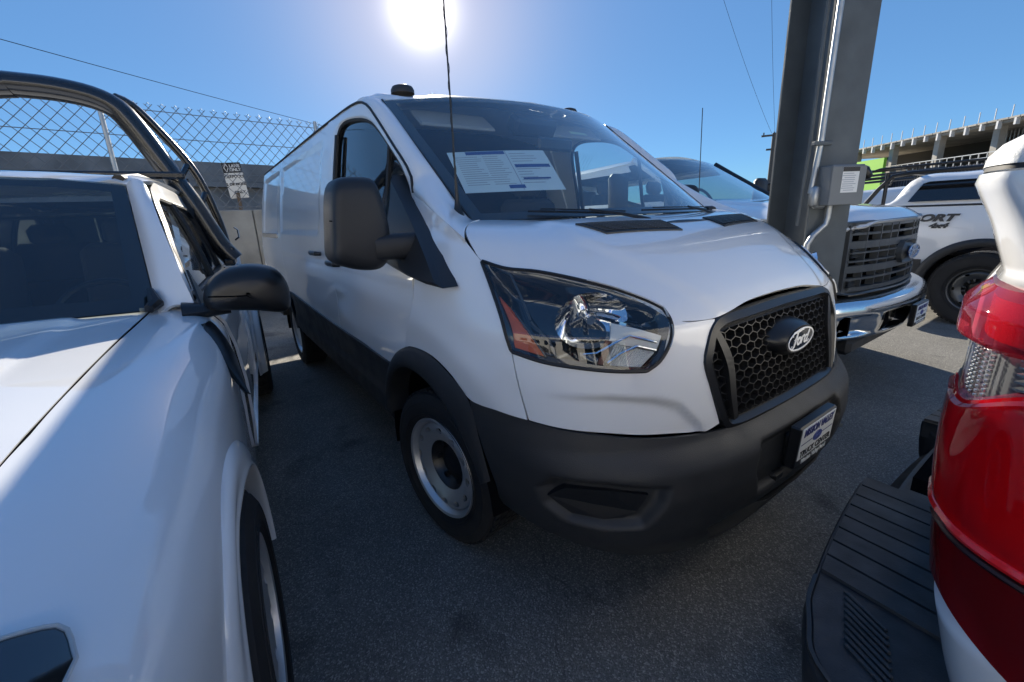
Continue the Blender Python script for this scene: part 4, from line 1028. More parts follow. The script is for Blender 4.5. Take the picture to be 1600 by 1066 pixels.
V, F = grid_geo(wsgrid(.548, .555, .02, .98, .0150, 2, 6)); mb.add(V, F)
mb.build('print_lines', INKG, ps)
P = np.array([[wspt(y, s, .012) for y in np.linspace(.06, .19, 5)] for s in (.70, .725)]); o = grid_obj('inspection_sticker', P, mat('sticker_green', (.45, .55, .35), .6), van, 0, False, 0)
# ================================================================== compact pickup on the left (own axes: x forward, y left, origin under its front axle)
TR_LOC = (.341, -2.546, 0); TR_ROT = -math.radians(5.67)
lt = empty('pickup_truck', TR_LOC, TR_ROT)
tag(lt, 'white compact pickup with a black sports bar over its bed, at the left edge', 'pickup')
SX = [.95, .78, .55, .30, .05, -.25, -.55, -.85, -1.02]
SEC = [
    [(.40, .80), (.50, .79), (.58, .76), (.63, .70), (.65, .62), (.66, .52), (.66, .42)],
    [(.50, .890), (.58, .875), (.66, .83), (.715, .76), (.74, .68), (.75, .56), (.75, .42)],
    [(.545, .968), (.62, .952), (.70, .908), (.765, .845), (.80, .77), (.812, .62), (.81, .42)],
    [(.553, 1.020), (.63, 1.006), (.715, .965), (.79, .905), (.835, .82), (.85, .66), (.85, .42)],
    [(.560, 1.050), (.64, 1.036), (.73, .998), (.81, .935), (.852, .85), (.865, .70), (.865, .42)],
    [(.567, 1.075), (.65, 1.063), (.74, 1.025), (.815, .96), (.852, .87), (.864, .72), (.86, .42)],
    [(.572, 1.092), (.655, 1.086), (.755, 1.060), (.828, .995), (.853, .89), (.857, .74), (.85, .42)],
    [(.580, 1.105), (.665, 1.103), (.765, 1.085), (.826, 1.03), (.844, .91), (.848, .75), (.84, .42)],
    [(.590, 1.118), (.675, 1.115), (.755, 1.090), (.812, 1.03), (.834, .92), (.843, .76), (.835, .42)]]
SG = loft([[(x, y, z) for y, z in s] for x, s in zip(SX, SEC)], 60, 90)
# fender skin without the wheel opening (its edge lies under the arch flare)
def trimmed(name, G, material, parent, drop, thick=0.):
    nv, nu = G.shape[:2]; V = G.reshape(-1, 3); F = []
    for j in range(nv - 1):
        for i in range(nu - 1):
            c = (G[j, i] + G[j + 1, i + 1]) / 2
            if not drop(c): F.append((j * nu + i, j * nu + i + 1, (j + 1) * nu + i + 1, (j + 1) * nu + i))
    used = sorted({k for f in F for k in f}); re_ = {k: n for n, k in enumerate(used)}
    return mesh_obj(name, [V[k] for k in used], [tuple(re_[k] for k in f) for f in F], material, parent, True)
def lamp_zone(c): return c[0] > .47 + .0 and c[1] < .735 - .30 * max(0, .56 - c[0]) and c[2] > .70 and c[0] - .47 > (c[1] - .62) * .05
wellT = lambda c: math.hypot(c[0], c[2] - .36) < .475 and c[2] < .9
trimmed('front_fender', SG, PAINT, lt, lambda c: wellT(c))
o = trimmed('front_fender', SG * np.array([1, -1, 1]), PAINT, lt, lambda c: wellT(c))
# hood
def hoodT(x, y):
    xs = SX[::-1]; ze = np.interp(x, xs, [s[0][1] for s in SEC][::-1]); ye = np.interp(x, xs, [s[0][0] for s in SEC][::-1])
    t = abs(y) / ye; return ze + .030 * (1 - t ** 2.6) + .010 * float(sstep((.72 - t) / .08)) * float(sstep((.7 - x) / .4))
P = []
for x in np.linspace(.93, -1.0, 50):
    ye = np.interp(x, SX[::-1], [s[0][0] for s in SEC][::-1]) - .004
    P.append([(x + .17 * (1 - (y / .6) ** 2) * float(sstep((-.6 - x) / .4)), y, hoodT(x, y)) for y in np.linspace(-ye, ye, 61)])
P = np.array(P); grid_obj('hood', P, PAINT, lt, .012, not outward(P, (-.2, 0, .3)), .002)
mb = MB()
for s in (-1, 1): mb.tube([(x, s * (np.interp(x, SX[::-1], [q[0][0] for q in SEC][::-1]) - .001), hoodT(x, .99 * np.interp(x, SX[::-1], [q[0][0] for q in SEC][::-1])) - .003) for x in np.linspace(.9, -1.0, 30)], .0042, 5)
mb.build('hood_gap_seal', DARK, lt)['kind'] = 'stuff'
# flared arch lip
def flareT(s, xc, R0, R1, zc=.36, yb=None):
    a = np.linspace(-.10, math.pi + .10, 60); rows = []
    def body_y(x, z):
        if xc != 0: return .85
        f_ = np.interp(-x, -SG[:, 30, 0], np.arange(len(SG))); k_ = int(min(f_, len(SG) - 2)); w_ = f_ - k_; row = SG[k_] * (1 - w_) + SG[k_ + 1] * w_
        return float(np.interp(-z, -row[:, 2], row[:, 1]))
    ring = lambda R, yo: [(xc + R * math.cos(t), s * yo(xc + R * math.cos(t), zc + R * math.sin(t)), zc + R * math.sin(t)) for t in a]
    rows = [ring(R0 + .012, lambda x, z: body_y(x, z) - .006), ring(R0, lambda x, z: max(body_y(x, z) + .006, .80 if xc == 0 else 0)), ring(R0 * .72 + R1 * .28, lambda x, z: max(body_y(x, z), .83) + .014), ring(R0 * .25 + R1 * .75, lambda x, z: .882 - .024 * float(sstep((x + .15) / .4)) if xc == 0 else .898), ring(R1, lambda x, z: .886 - .024 * float(sstep((x + .15) / .4)) if xc == 0 else .902), ring(R1 - .004, lambda x, z: .85), ring(R1 - .004, lambda x, z: .80)]
    V, F = grid_geo(loft(rows, 60, 26)); return mesh_obj('wheel_arch_flare', V, F, PAINT, lt, True)
flareT(1, 0, .505, .432); flareT(-1, 0, .505, .432); flareT(1, -3.07, .51, .425); flareT(-1, -3.07, .51, .425)
wheel('wheel', lt, (0, .760, .362), 0, tyre_r=.362, tyre_w=.23, rim_r=.235, side=1, holes=10)
wheel('wheel', lt, (0, -.785, .362), 0, tyre_r=.362, tyre_w=.23, rim_r=.235, side=-1, holes=10)
wheel('wheel', lt, (-3.07, .785, .362), 0, tyre_r=.362, tyre_w=.23, rim_r=.235, side=1, holes=10)
mb = MB()
for xc in (0, -3.07):
    for s in (-1, 1):
        arc = [(xc + .45 * math.cos(a), s * .50, .36 + .45 * math.sin(a)) for a in np.linspace(-.2, math.pi + .2, 20)]
        n = len(arc); mb.add(arc + [(p[0], s * .84, p[2]) for p in arc], [(i, i + 1, n + i + 1, n + i) for i in range(n - 1)]); mb.add(arc, [tuple(range(n))])
mb.box((-1.5, 0, .40), (4.6, 1.5, .06)); mb.box((.45, 0, .55), (.6, 1.0, .4)); mb.build('underbody', DARK, lt)
# headlight at the front corner
def sgp(tx, ty, off=0.):
    """point over the fender skin at length x, side t"""
    ft = np.clip(ty, 0, 1) * 59; i = int(min(ft, 58)); a_ = ft - i; col_ = SG[:, i] * (1 - a_) + SG[:, i + 1] * a_; fx = np.interp(-tx, -col_[:, 0], np.arange(len(col_))); k = int(min(fx, len(col_) - 2)); b_ = fx - k
    return col_[k] * (1 - b_) + col_[k + 1] * b_ + np.array((0, .5, .85)) * off
u0 = [(.475, .10), (.480, .20), (.49, .30), (.53, .40), (.60, .44)]
P = loft([[sgp(x, t, .006 + .006 * math.sin(math.pi * k / 4)) for k, (x, t) in enumerate([(.555 + dx * 1.0, 0.0), (.535 + dx, .10), (.510 + dx, .19), (.502 + dx * 1.0, .235), (.535 + dx, .275)])] for dx in (0, .08, .18, .30, .42)], 18, 18)
hl = grid_obj('headlight', P, GLOSSBLK, lt, .03, not outward(P, (0, 0, .4)), 0)
P2 = P + np.array((0, .004, .007)); grid_obj('lens', P2, CLEARLENS, hl, .0, not outward(P, (0, 0, .4)), .004)
mb = MB()
for k in range(3): mb.tube([P[3 + k * 3, i] + np.array((0, .002, .004)) for i in range(2, 13)], .006, 6)
mb.build('lamp_ribs', CHROME, hl, True)
ring = [tuple(P[0, i] + np.array((0, 0, .002))) for i in range(18)] + [tuple(P[i, -1] + np.array((0, 0, .002))) for i in range(1, 18)]
mb = MB(); mb.tube(ring, .003, 6); mb.build('lens_rim', mat('pale_lamp_edge', (.5, .52, .52), .3), hl, True)
# black fender trim
tl_ = spl([(-.735, .775, 1.076), (-.72, .778, 1.065), (-.64, .806, 1.025), (-.56, .834, .974), (-.465, .886, .876)], 24); tr_ = spl([(-.76, .784, 1.084), (-.80, .794, 1.079), (-.72, .832, 1.034), (-.62, .864, .971), (-.465, .888, .874)], 24)
P = np.array([tl_ * (1 - t) + tr_ * t + np.array((0, .004, .003)) * (1 + math.sin(math.pi * t)) for t in np.linspace(0, 1, 6)]); grid_obj('fender_trim', P, BLACKPL2, lt, .02, not outward(P, (-.6, 0, .6)), 0)
# doors and bed side
def sideT(x, z, o=0.): return (x, np.interp(z, [.42, .55, .75, .92, 1.03, 1.09, 1.115, 1.15], [.835, .845, .85, .838, .815, .77, .75, .738]) + o, z)
def Tpanel(name, x0, x1, zt=1.12, drop=None):
    G = np.array([[sideT(x, z) for x in np.linspace(x0, x1, 26)] for z in np.linspace(.42, zt, 30)])
    for s in (1, -1):
        if drop: trimmed(name, G * np.array([1, s, 1]), PAINT, lt, drop)
        else: grid_obj(name, G * np.array([1, s, 1]), PAINT, lt, .012, False, .003)
Tpanel('front_door', -1.98, -1.03); Tpanel('rear_door', -2.70, -1.99); Tpanel('bed_side', -4.05, -2.72, 1.16, lambda c: math.hypot(c[0] + 3.07, c[2] - .36) < .46)
mb = MB(); mb.box((-4.06, 0, .80), (.05, 1.62, .72), bev=.01); mb.build('tailgate', PAINT, lt)
mb = MB(); mb.box((-3.4, 0, .72), (1.3, 1.56, .04)); mb.box((-2.78, 0, .92), (.04, 1.5, .44)); mb.build('bed_floor', DARK, lt)
# windscreen, pillars, roof
def wT(y, s): return np.array((-1.0 - .55 * s + .17 * (1 - (y / .6) ** 2) * (1 - .45 * s), y * (1 - .16 * s), 1.150 + .49 * s + .03 * (1 - (y / .6) ** 2)))
G = np.array([[wT(y, s) for y in np.linspace(-.606, .606, 41)] for s in np.linspace(-.05, 1, 21)]); grid_obj('windscreen', G, TINTED, lt, 0, False, 0)
mb = MB()
for ya, yb, sa, sb in ((-.606, -.545, -.02, 1), (.545, .606, -.02, 1), (-.56, .56, .93, 1), (-.56, .56, -.05, .05)):
    g_ = np.array([[wT(y, s) - np.array((.005, 0, .006)) for y in np.linspace(ya, yb, 25 if yb - ya > .5 else 3)] for s in np.linspace(sa, sb, 21 if sb - sa > .5 else 3)]); V, F = grid_geo(g_); mb.add(V, F)
mb.build('glass_border', BLACKPL2, lt, True)
inner_ = [wT(.610, s) for s in (-.08, .3, .65, 1.0)]
outer_ = [(-.93, .745, 1.125), (-.98, .722, 1.24), (-1.15, .672, 1.40), (-1.32, .634, 1.52), (-1.48, .602, 1.612)]
for s in (1, -1):
    P = coons([inner_[0], (-.97, .69, 1.128), outer_[0]], [inner_[-1], (-1.53, .56, 1.650), outer_[-1]], inner_, outer_, 12, 30)
    N = gnormals(P); N *= np.sign((N * (P - np.array((-1.6, 0, 1.2)))).sum(-1).mean())
    P = P + N * (.020 * np.sin(np.pi * np.linspace(0, 1, 12)))[None, :, None]; P = P * np.array([1, s, 1])
    grid_obj('windscreen_pillar', P, PAINT, lt, .015, not outward(P, (-1.6, 0, 1.2)), .001)
    # cap closing fender top to pillar
    c_ = np.array([[(-1.02, .59, 1.118), (-1.02, .675, 1.116), (-1.03, .755, 1.092)], [(-.985, .612, 1.135), (-.96, .69, 1.130), (-.93, .748, 1.118)]]) * np.array([1, s, 1]); V, F = grid_geo(c_); mesh_obj('fender_cap', V, F, PAINT, lt, True)
mb = MB(); mb.tube([(-.93, .60, 1.135), (-.965, .618, 1.15), (-1.02, .60, 1.20)], [.018, .026, .012], 8); mb.build('cowl_end', BLACKPL2, lt, True)
rs = []
for x, zc, ze, ye in ((-1.545, 1.668, 1.640, .515), (-1.62, 1.700, 1.660, .575), (-1.9, 1.728, 1.675, .60), (-2.4, 1.735, 1.672, .605), (-2.75, 1.715, 1.655, .60), (-2.85, 1.69, 1.63, .59)):
    rs.append([(x + (.10 if x == -1.545 else .04 if x == -1.62 else 0), 0, zc), (x + (.07 if x == -1.545 else 0), .25, zc - .006), (x, .42, zc - .018), (x, ye - .06, (zc + 2 * ze) / 3 + .012), (x, ye, ze)])
P = loft(rs, 20, 40); Pm = P[:, ::-1] * np.array([1, -1, 1]); P = np.concatenate([Pm, P[:, 1:]], 1); grid_obj('roof', P, PAINT, lt, .02, not outward(P, (-2, 0, .8)), 0)
for s in (1, -1):
    mb = MB(); mb.tube([(x, s * y, z) for x, y, z in ((-1.56, .49, 1.668), (-1.8, .515, 1.698), (-2.3, .52, 1.704), (-2.8, .51, 1.68))], .016, 6, flat=1.6); mb.build('roof_ditch_strip', BLACKPL2, lt, True)
    # upper door frames with the window openings
    def cab(x, z): return (x, s * np.interp(z, [1.11, 1.15, 1.3, 1.45, 1.6, 1.66], [.752, .742, .705, .665, .612, .596]), z)
    W1 = [(-1.85, 1.155), (-1.86, 1.565), (-1.55, 1.575), (-1.45, 1.555), (-1.30, 1.47), (-1.13, 1.35), (-.985, 1.20), (-.975, 1.155)]
    W2 = [(-2.55, 1.165), (-2.52, 1.50), (-2.46, 1.545), (-2.3, 1.56), (-1.955, 1.565), (-1.94, 1.155)]
    FRM = [(-2.72, 1.12), (-2.70, 1.62), (-2.3, 1.655), (-1.7, 1.66), (-1.50, 1.618), (-1.32, 1.525), (-1.15, 1.405), (-.965, 1.24), (-.92, 1.12)]
    import mathutils.geometry as mg
    flat = lambda L_: [Vector((x, z, 0)) for x, z in L_]
    tri = mg.tessellate_polygon([flat(spl([(a, b, 0) for a, b in FRM], 60, True)[:, :2].tolist()), flat(spl([(a, b, 0) for a, b in W1], 40, True)[:, :2].tolist()), flat(spl([(a, b, 0) for a, b in W2], 40, True)[:, :2].tolist())])
    allp = spl([(a, b, 0) for a, b in FRM], 60, True)[:, :2].tolist() + spl([(a, b, 0) for a, b in W1], 40, True)[:, :2].tolist() + spl([(a, b, 0) for a, b in W2], 40, True)[:, :2].tolist()
    fr_ = mesh_obj('door_frame', [cab(a, b) for a, b in allp], tri, PAINT, lt, False)
    for W, mm in ((W1, SIDEGLASS), (W2, PRIVACY)):
        pts = spl([(a, b, 0) for a, b in W], 40, True)[:, :2]
        w_ = mesh_obj('window', [np.array(cab(a, b)) - np.array((0, s * .012, 0)) for a, b in pts], [tuple(range(40))], mm, fr_, False)
        mb = MB(); mb.tube([np.array(cab(a, b)) - np.array((0, s * .004, 0)) for a, b in list(pts) + [pts[0]]], .012, 6, cap=False); mb.build('window_seal', SEAL, fr_, True)
# mirror
for s in (1, -1):
    mb = MB(); n_ = 40
    lp = spl([(y, z, 0) for y, z in [(.775, 1.150), (.79, 1.20), (.835, 1.25), (.90, 1.272), (.98, 1.272), (1.05, 1.245), (1.082, 1.19), (1.088, 1.13), (1.078, 1.075), (1.05, 1.062), (.95, 1.082), (.86, 1.095), (.80, 1.105), (.778, 1.12), (.775, 1.150)]], n_ + 1)[:n_, :2]
    def ring(x, k): return [(x, s * (.935 + (y - .935) * k), 1.165 + (z - 1.165) * k) for y, z in lp]
    rows = [ring(-.845, .05), ring(-.850, .45), ring(-.862, .74), ring(-.885, .92), ring(-.92, 1.0), ring(-.98, 1.0), ring(-1.0, .96)]
    mb.add(sum(rows, []), [(a * n_ + i, a * n_ + (i + 1) % n_, a * n_ + n_ + (i + 1) % n_, a * n_ + n_ + i) for a in range(6) for i in range(n_)] + [tuple(range(6 * n_, 7 * n_))]); mo = mb.build('door_mirror', BLACKPL2, lt, 50)
    mb = MB(); mb.tube([(-.853, s * .80, 1.168), (-.846, s * .88, 1.160), (-.846, s * .93, 1.158), (-.852, s * .96, 1.135)], .003, 5); mb.build('cap_joint', DARK, mo)
    mb = MB(); mb.tube([(-.93, s * .70, 1.108), (-.935, s * .78, 1.106), (-.94, s * .86, 1.105)], [.040, .030, .024], 10, flat=1.4); mb.build('mirror_arm', BLACKPL2, mo, True)
    sl = [(-.93, 1.115), (-.905, 1.125), (-.97, 1.20), (-1.03, 1.265), (-1.06, 1.20), (-1.10, 1.14), (-1.05, 1.11)]
    mb = MB(); mb.prism([np.array((x, s * (np.interp(z, [1.11, 1.3], [.762, .716]) + .004), z)) for x, z in sl], (0, s * .008, 0)); mb.build('mirror_sail', BLACKPL2, mo)
# cabin
P = np.array([[(x, y, z) for y in np.linspace(-.62, .62, 8)] for x, z in ((-.85, 1.08), (-1.0, 1.11), (-1.25, 1.10), (-1.35, 1.02), (-1.3, .8))]); grid_obj('dashboard', P, DASH, lt, 0, False, 0)
mb = MB(); mb.tube([(-1.42 - .06 * math.sin(t), .36 + .18 * math.cos(t), 1.06 + .15 * math.sin(t)) for t in np.linspace(0, 2 * math.pi, 31)], .015, 8, cap=False); mb.tube([(-1.3, .36, 1.0), (-1.41, .36, 1.06)], .04, 8); mb.build('steering_wheel', BLACKPL2, lt, True)
mb = MB()
for y0 in (-.36, .36):
    R = Matrix.Rotation(math.radians(-14), 3, 'Y'); mb.box((-1.85, y0, .75), (.5, .5, .16), bev=.05); mb.box((-2.12, y0, 1.08), (.13, .48, .6), R, bev=.05); mb.box((-2.2, y0, 1.43), (.1, .25, .16), R, bev=.04)
mb.build('seats', CLOTH, lt, 50)['kind'] = 'stuff'
mb = MB(); mb.box((-2.86, 0, 1.36), (.03, 1.2, .55)); mb.build('cab_back', PRIVACY, lt)
# bumper corner and grille block under the camera
P = loft([[(1.02 - .35 * abs(y) ** 3, y, .40), (1.06 - .35 * abs(y) ** 3, y, .52), (1.03 - .35 * abs(y) ** 3, y, .66), (.98 - .35 * abs(y) ** 3, y, .80)] for y in np.linspace(-.72, .72, 21)], 14); grid_obj('front_bumper', P, BLACKPL, lt, .02, False, 0)
# sports bar over the bed: a thing bolted to the truck
def sport_bar():
    sb = empty('sports_bar', TR_LOC, TR_ROT); tag(sb, 'black tubular sports bar arching over the bed of the left pickup', 'roll bar')
    top = [(-2.60, .828, 1.20), (-2.60, .763, 1.302), (-2.60, .650, 1.599), (-2.60, .529, 1.876), (-2.60, .430, 2.085), (-2.60, .373, 2.172), (-2.60, .285, 2.222), (-2.60, .122, 2.256), (-2.60, -.08, 2.266)]
    BAR = mat('black_powder_coat', (.014, .015, .017), .22, coat=.6, bump=(500, .12, 1))
    full = spl(top, 40).tolist(); fl = [(x, -y - .0, z) for x, y, z in full[::-1] if y > .05]
    mb = MB(); mb.tube(full + fl, .066, 16, flat=1.25); mb.build('main_hoop', BAR, sb, True)
    for s in (1, -1):
        t2 = [(-2.78, s * .80, 1.22), (-2.76, s * .770, 1.50), (-2.74, s * .69, 1.82), (-2.72, s * .56, 2.05), (-2.68, s * .43, 2.22), (-2.62, s * .375, 2.24)]
        mb = MB(); mb.tube(spl(t2, 26), .026, 12); mb.build('second_tube', BAR, sb, True)
        mb = MB(); mb.tube([(-2.60, s * .79, 1.22), (-2.60, s * .60, 1.70)], .034, 10)
        mb.tube([(-2.72, s * .66, 1.86), (-2.62, s * .60, 1.74)], .018, 8); mb.tube([(-2.74, s * .73, 1.68), (-2.62, s * .68, 1.55)], .018, 8); mb.build('strut', BAR, sb, True)
        mb = MB(); mb.box((-2.68, s * .80, 1.19), (.32, .07, .05), bev=.01); mb.box((-2.60, s * .80, 1.25), (.12, .09, .10), bev=.012); mb.build('foot_plate', BAR, sb)
        mb = MB(); mb.tube([(-2.62, s * .86, 1.34), (-2.60, s * .885, 1.36), (-2.60, s * .885, 1.41), (-2.60, s * .865, 1.43)], .006, 6); mb.build('tie_hook', CHROME, sb, True)
    mb = MB(); mb.box((-2.45, 0, 1.765), (.06, 1.32, .045), bev=.012); mb.build('cross_bar', BAR, sb)
    mb = MB(); mb.box((-2.66, 0, 1.55), (.04, 1.40, .035), bev=.01); mb.build('lower_bar', BAR, sb)
    for s in (1, -1):
        mb = MB(); mb.prism([(-2.58, s * .66, 1.76), (-2.58, s * .52, 1.74), (-2.58, s * .70, 1.50)], (-.03, 0, 0)); mb.build('gusset', BAR, sb)
    return sb
sport_bar()
# ================================================================== pickup on the right, its tail towards the van (heading the van's way)
rt = empty('pickup_truck', (1.5, .24, 0))
tag(rt, 'white pickup with a big red tail lamp and black step bumper at the right edge', 'pickup')
def RT(V): return [(v[0] - 1.5, v[1] - .24, v[2]) for v in V]
ZC = [.40, .55, .63, .73, .79, .85, .95, 1.10, 1.28, 1.31, 1.385, 1.44, 1.458]
XC = [1.63, 1.58, 1.553, 1.527, 1.515, 1.507, 1.50, 1.495, 1.500, 1.515, 1.488, 1.462, 1.466]
def rout(z, n=60, off=0.):
    """plan outline of the truck's rear right corner at height z, from mid tailgate round to the flank (world coordinates)"""
    xc = np.interp(z, ZC, XC); ys = -.800 + .03 * max(0, (z - 1.30) / .16)
    p = np.array([(xc - .055, .24, z), (xc - .045, -.15, z), (xc - .022, -.50, z), (xc - .005, -.64, z), (xc + .012, -.715, z), (xc + .045, -.765, z), (xc + .10, ys + .008, z), (xc + .20, ys, z), (xc + .45, ys - .006, z), (xc + .9, ys - .01, z)])
    q = spl(p, n)
    if off:
        t = np.gradient(q, axis=0); nn = np.stack([t[:, 1], -t[:, 0], 0 * t[:, 0]], 1); nn /= np.linalg.norm(nn, axis=1, keepdims=True); nn *= np.sign((nn * (q - np.array((2.2, .24, z)))).sum(1).mean()); q = q + nn * off
    return q
def rgrid(zs, n=60, off=0., i0=0, i1=None): return np.array([rout(z, n, off)[i0:i1] for z in zs])
def rtgrid(name, G, m_, parent=None, thick=0., gap=0.):
    G = G - np.array((1.5, .24, 0)); return grid_obj(name, G, m_, parent or rt, thick, not outward(G, (.8, 0, .9)), gap)
NB = 200
_zt = np.linspace(.38, 1.50, 113)
_Q = np.array([rout(z, NB) for z in _zt])
_t = np.gradient(_Q, axis=1); _Nn = np.stack([_t[..., 1], -_t[..., 0], 0 * _t[..., 0]], -1); _Nn /= np.linalg.norm(_Nn, axis=-1, keepdims=True)
_Nn *= np.sign((_Nn * (_Q - np.array((2.2, .24, 0)))).sum(-1).mean())
def rp(j, z, off=0.):
    k = (np.clip(z, _zt[0], _zt[-1]) - _zt[0]) / (_zt[1] - _zt[0]); i = int(min(k, len(_zt) - 2)); f = k - i
    return _Q[i, j] * (1 - f) + _Q[i + 1, j] * f + (_Nn[i, j] * (1 - f) + _Nn[i + 1, j] * f) * off
base = rout(1.0, NB); arc_ = np.concatenate([[0], np.cumsum(np.linalg.norm(np.diff(base, axis=0), axis=1))])
def idx(x_from_corner, rear=False):
    """index along the outline: distance along the flank (or, negative, along the tailgate) from the corner"""
    c = np.argmin(np.abs(base[:, 0] - base[:, 0].min() * 0 - 1.515) + np.abs(base[:, 1] + .74)); return int(np.argmin(np.abs(arc_ - arc_[c] - x_from_corner)))
iL0, iL1 = idx(-.16), idx(.24)
# body shell: full corner, dipping to a recess behind the lamp
G = rgrid(np.concatenate([np.linspace(.42, 1.30, 40), np.linspace(1.312, 1.452, 12)]), NB)
zz = G[..., 2]; lamp_m = sstep((zz - .735) / .02) * sstep((1.292 - zz) / .006)
ii = np.arange(NB)[None, :]; lamp_m = lamp_m * sstep((ii - iL0 + 1) / 2.) * sstep((iL1 + 1 - ii) / 2.)
inn_ = rgrid(np.concatenate([np.linspace(.42, 1.30, 40), np.linspace(1.312, 1.452, 12)]), NB, -.05)
rtgrid('body_shell', G * (1 - lamp_m[..., None]) + inn_ * lamp_m[..., None], PAINT)
Gm = (G * np.array((1, -1, 1)) + np.array((0, .48, 0))); Gm = Gm - np.array((1.5, .24, 0)); grid_obj('body_shell', Gm, PAINT, rt, 0, not outward(Gm, (.8, 0, .9)), 0)
# bed rail cap above a dark seam
zs = [1.455, 1.462]; rtgrid('rail_seam', rgrid(zs, NB, -.004), SEAL)
cap = np.array([rout(1.458, NB, o_) + np.array((0, 0, dz)) for o_, dz in ((-.002, .004), (-.004, .018), (-.016, .034), (-.035, .046), (-.065, .055), (-.14, .062))])
DUSTY = mat('dusty_white_paint', (.62, .62, .60), .6, coat=.25, var=(220, .22), bump=(350, .3, 2)); rtgrid('rail_cap', cap, DUSTY)
# ---- tail lamp
def lens_mat(name, tint, body, mixf):
    mt = bpy.data.materials.new(name); mt.use_nodes = True; nt = mt.node_tree; nt.nodes.clear(); out = nt.nodes.new('ShaderNodeOutputMaterial')
    tr = nt.nodes.new('ShaderNodeBsdfTransparent'); tr.inputs[0].default_value = (*tint, 1)
    tl = nt.nodes.new('ShaderNodeBsdfTranslucent'); tl.inputs[0].default_value = (*body, 1); df = nt.nodes.new('ShaderNodeBsdfDiffuse'); df.inputs[0].default_value = (*body, 1)
    m1 = nt.nodes.new('ShaderNodeMixShader'); m1.inputs[0].default_value = .5; nt.links.new(tl.outputs[0], m1.inputs[1]); nt.links.new(df.outputs[0], m1.inputs[2])
    m2 = nt.nodes.new('ShaderNodeMixShader'); m2.inputs[0].default_value = mixf; nt.links.new(tr.outputs[0], m2.inputs[1]); nt.links.new(m1.outputs[0], m2.inputs[2])
    gl = nt.nodes.new('ShaderNodeBsdfGlossy'); gl.inputs['Roughness'].default_value = .03
    fr = nt.nodes.new('ShaderNodeFresnel'); geo = nt.nodes.new('ShaderNodeNewGeometry'); vt = nt.nodes.new('ShaderNodeMix'); vt.inputs[2].default_value = 1.5; vt.inputs[3].default_value = 1 / 1.5; nt.links.new(geo.outputs['Backfacing'], vt.inputs[0]); nt.links.new(vt.outputs[0], fr.inputs['IOR'])
    m3 = nt.nodes.new('ShaderNodeMixShader'); nt.links.new(fr.outputs[0], m3.inputs[0]); nt.links.new(m2.outputs[0], m3.inputs[1]); nt.links.new(gl.outputs[0], m3.inputs[2]); nt.links.new(m3.outputs[0], out.inputs[0])
    return mt
REDLENS = lens_mat('red_lens', (.85, .010, .03), (.95, .008, .02), .60); DKRED = lens_mat('dark_red_lens', (.30, .006, .012), (.34, .005, .012), .6); PINKLENS = lens_mat('pale_red_lens', (.75, .10, .16), (.55, .05, .09), .35)
REDBACK = mat('red_reflector', (.85, .012, .03), .25, metal=.25, bump=(260, .3, 1)); DKBACK = mat('dark_lamp_back', (.12, .012, .016), .4)
CLEARREF = mat('clear_reflector', (.55, .56, .56), .2, metal=.8)
lamp = empty('tail_lamp', (0, 0, 0), 0, rt); lamp['label'] = 'tall red tail lamp with a clear reversing light band'
def lpatch(zlo, zhi, i0, i1, off, nz=12):
    """patch of the lamp between two heights that may vary along the outline (functions of the fraction across)"""
    n_ = i1 - i0; f = np.linspace(0, 1, n_); lo = np.array([zlo(t) if callable(zlo) else zlo for t in f]); hi = np.array([zhi(t) if callable(zhi) else zhi for t in f])
    out = []
    for k in range(nz):
        zrow = lo + (hi - lo) * k / (nz - 1); o_ = off(k / (nz - 1)) if callable(off) else off
        out.append([rp(i0 + j, z, o_) for j, z in enumerate(zrow)])
    return np.array(out)
# cut line helpers over the fraction across the lamp
bot = lambda t: .80 - .09 * sstep(np.clip((t - .35) / .5, 0, 1)) * 1.0
kink = lambda t: .908 - .040 * max(0, (t - .42) / .58)
top2 = lambda t: 1.118 + .045 * sstep(np.clip((t - .38) / .3, 0, 1))
rtgrid('lower_lens', lpatch(lambda t: float(bot(t)) - .012, kink, iL0, iL1, .004, 14), DKRED, lamp)
rtgrid('main_lens', lpatch(kink, lambda t: float(top2(t)), iL0, iL1, lambda v: .003 + .010 * math.sin(math.pi * min(1, v * 1.02)) ** .5, 18), REDLENS, lamp)
rtgrid('lens_shoulder', lpatch(lambda t: float(top2(t)) - .012, lambda t: float(top2(t)) + .006, iL0, iL1, lambda v: .010 - .016 * v, 5), PINKLENS, lamp)
rtgrid('reversing_lens', lpatch(lambda t: float(top2(t)), 1.212, iL0, iL1, .001, 8), CLEARLENS, lamp)
rtgrid('upper_lens', lpatch(1.206, 1.292, iL0, iL1, lambda v: .004 + .016 * sstep(min(v / .14, 1)) - .022 * sstep(max(0, (v - .55) / .45)), 16), PINKLENS, lamp)
rtgrid('upper_reflector', lpatch(1.216, 1.275, iL0 + 7, iL1, -.012, 6), REDBACK, lamp)
rtgrid('main_reflector', lpatch(lambda t: kink(t) + .006, lambda t: float(top2(t)) - .012, iL0 + 3, iL1, -.030, 8), REDBACK, lamp)
rtgrid('lower_back', lpatch(lambda t: float(bot(t)) - .01, lambda t: kink(t) - .006, iL0, iL1, -.025, 8), DKBACK, lamp)
rtgrid('reversing_back', lpatch(lambda t: float(top2(t)) + .002, 1.208, iL0, iL1, -.030, 6), mat('lamp_shade_grey', (.10, .10, .105), .4), lamp)
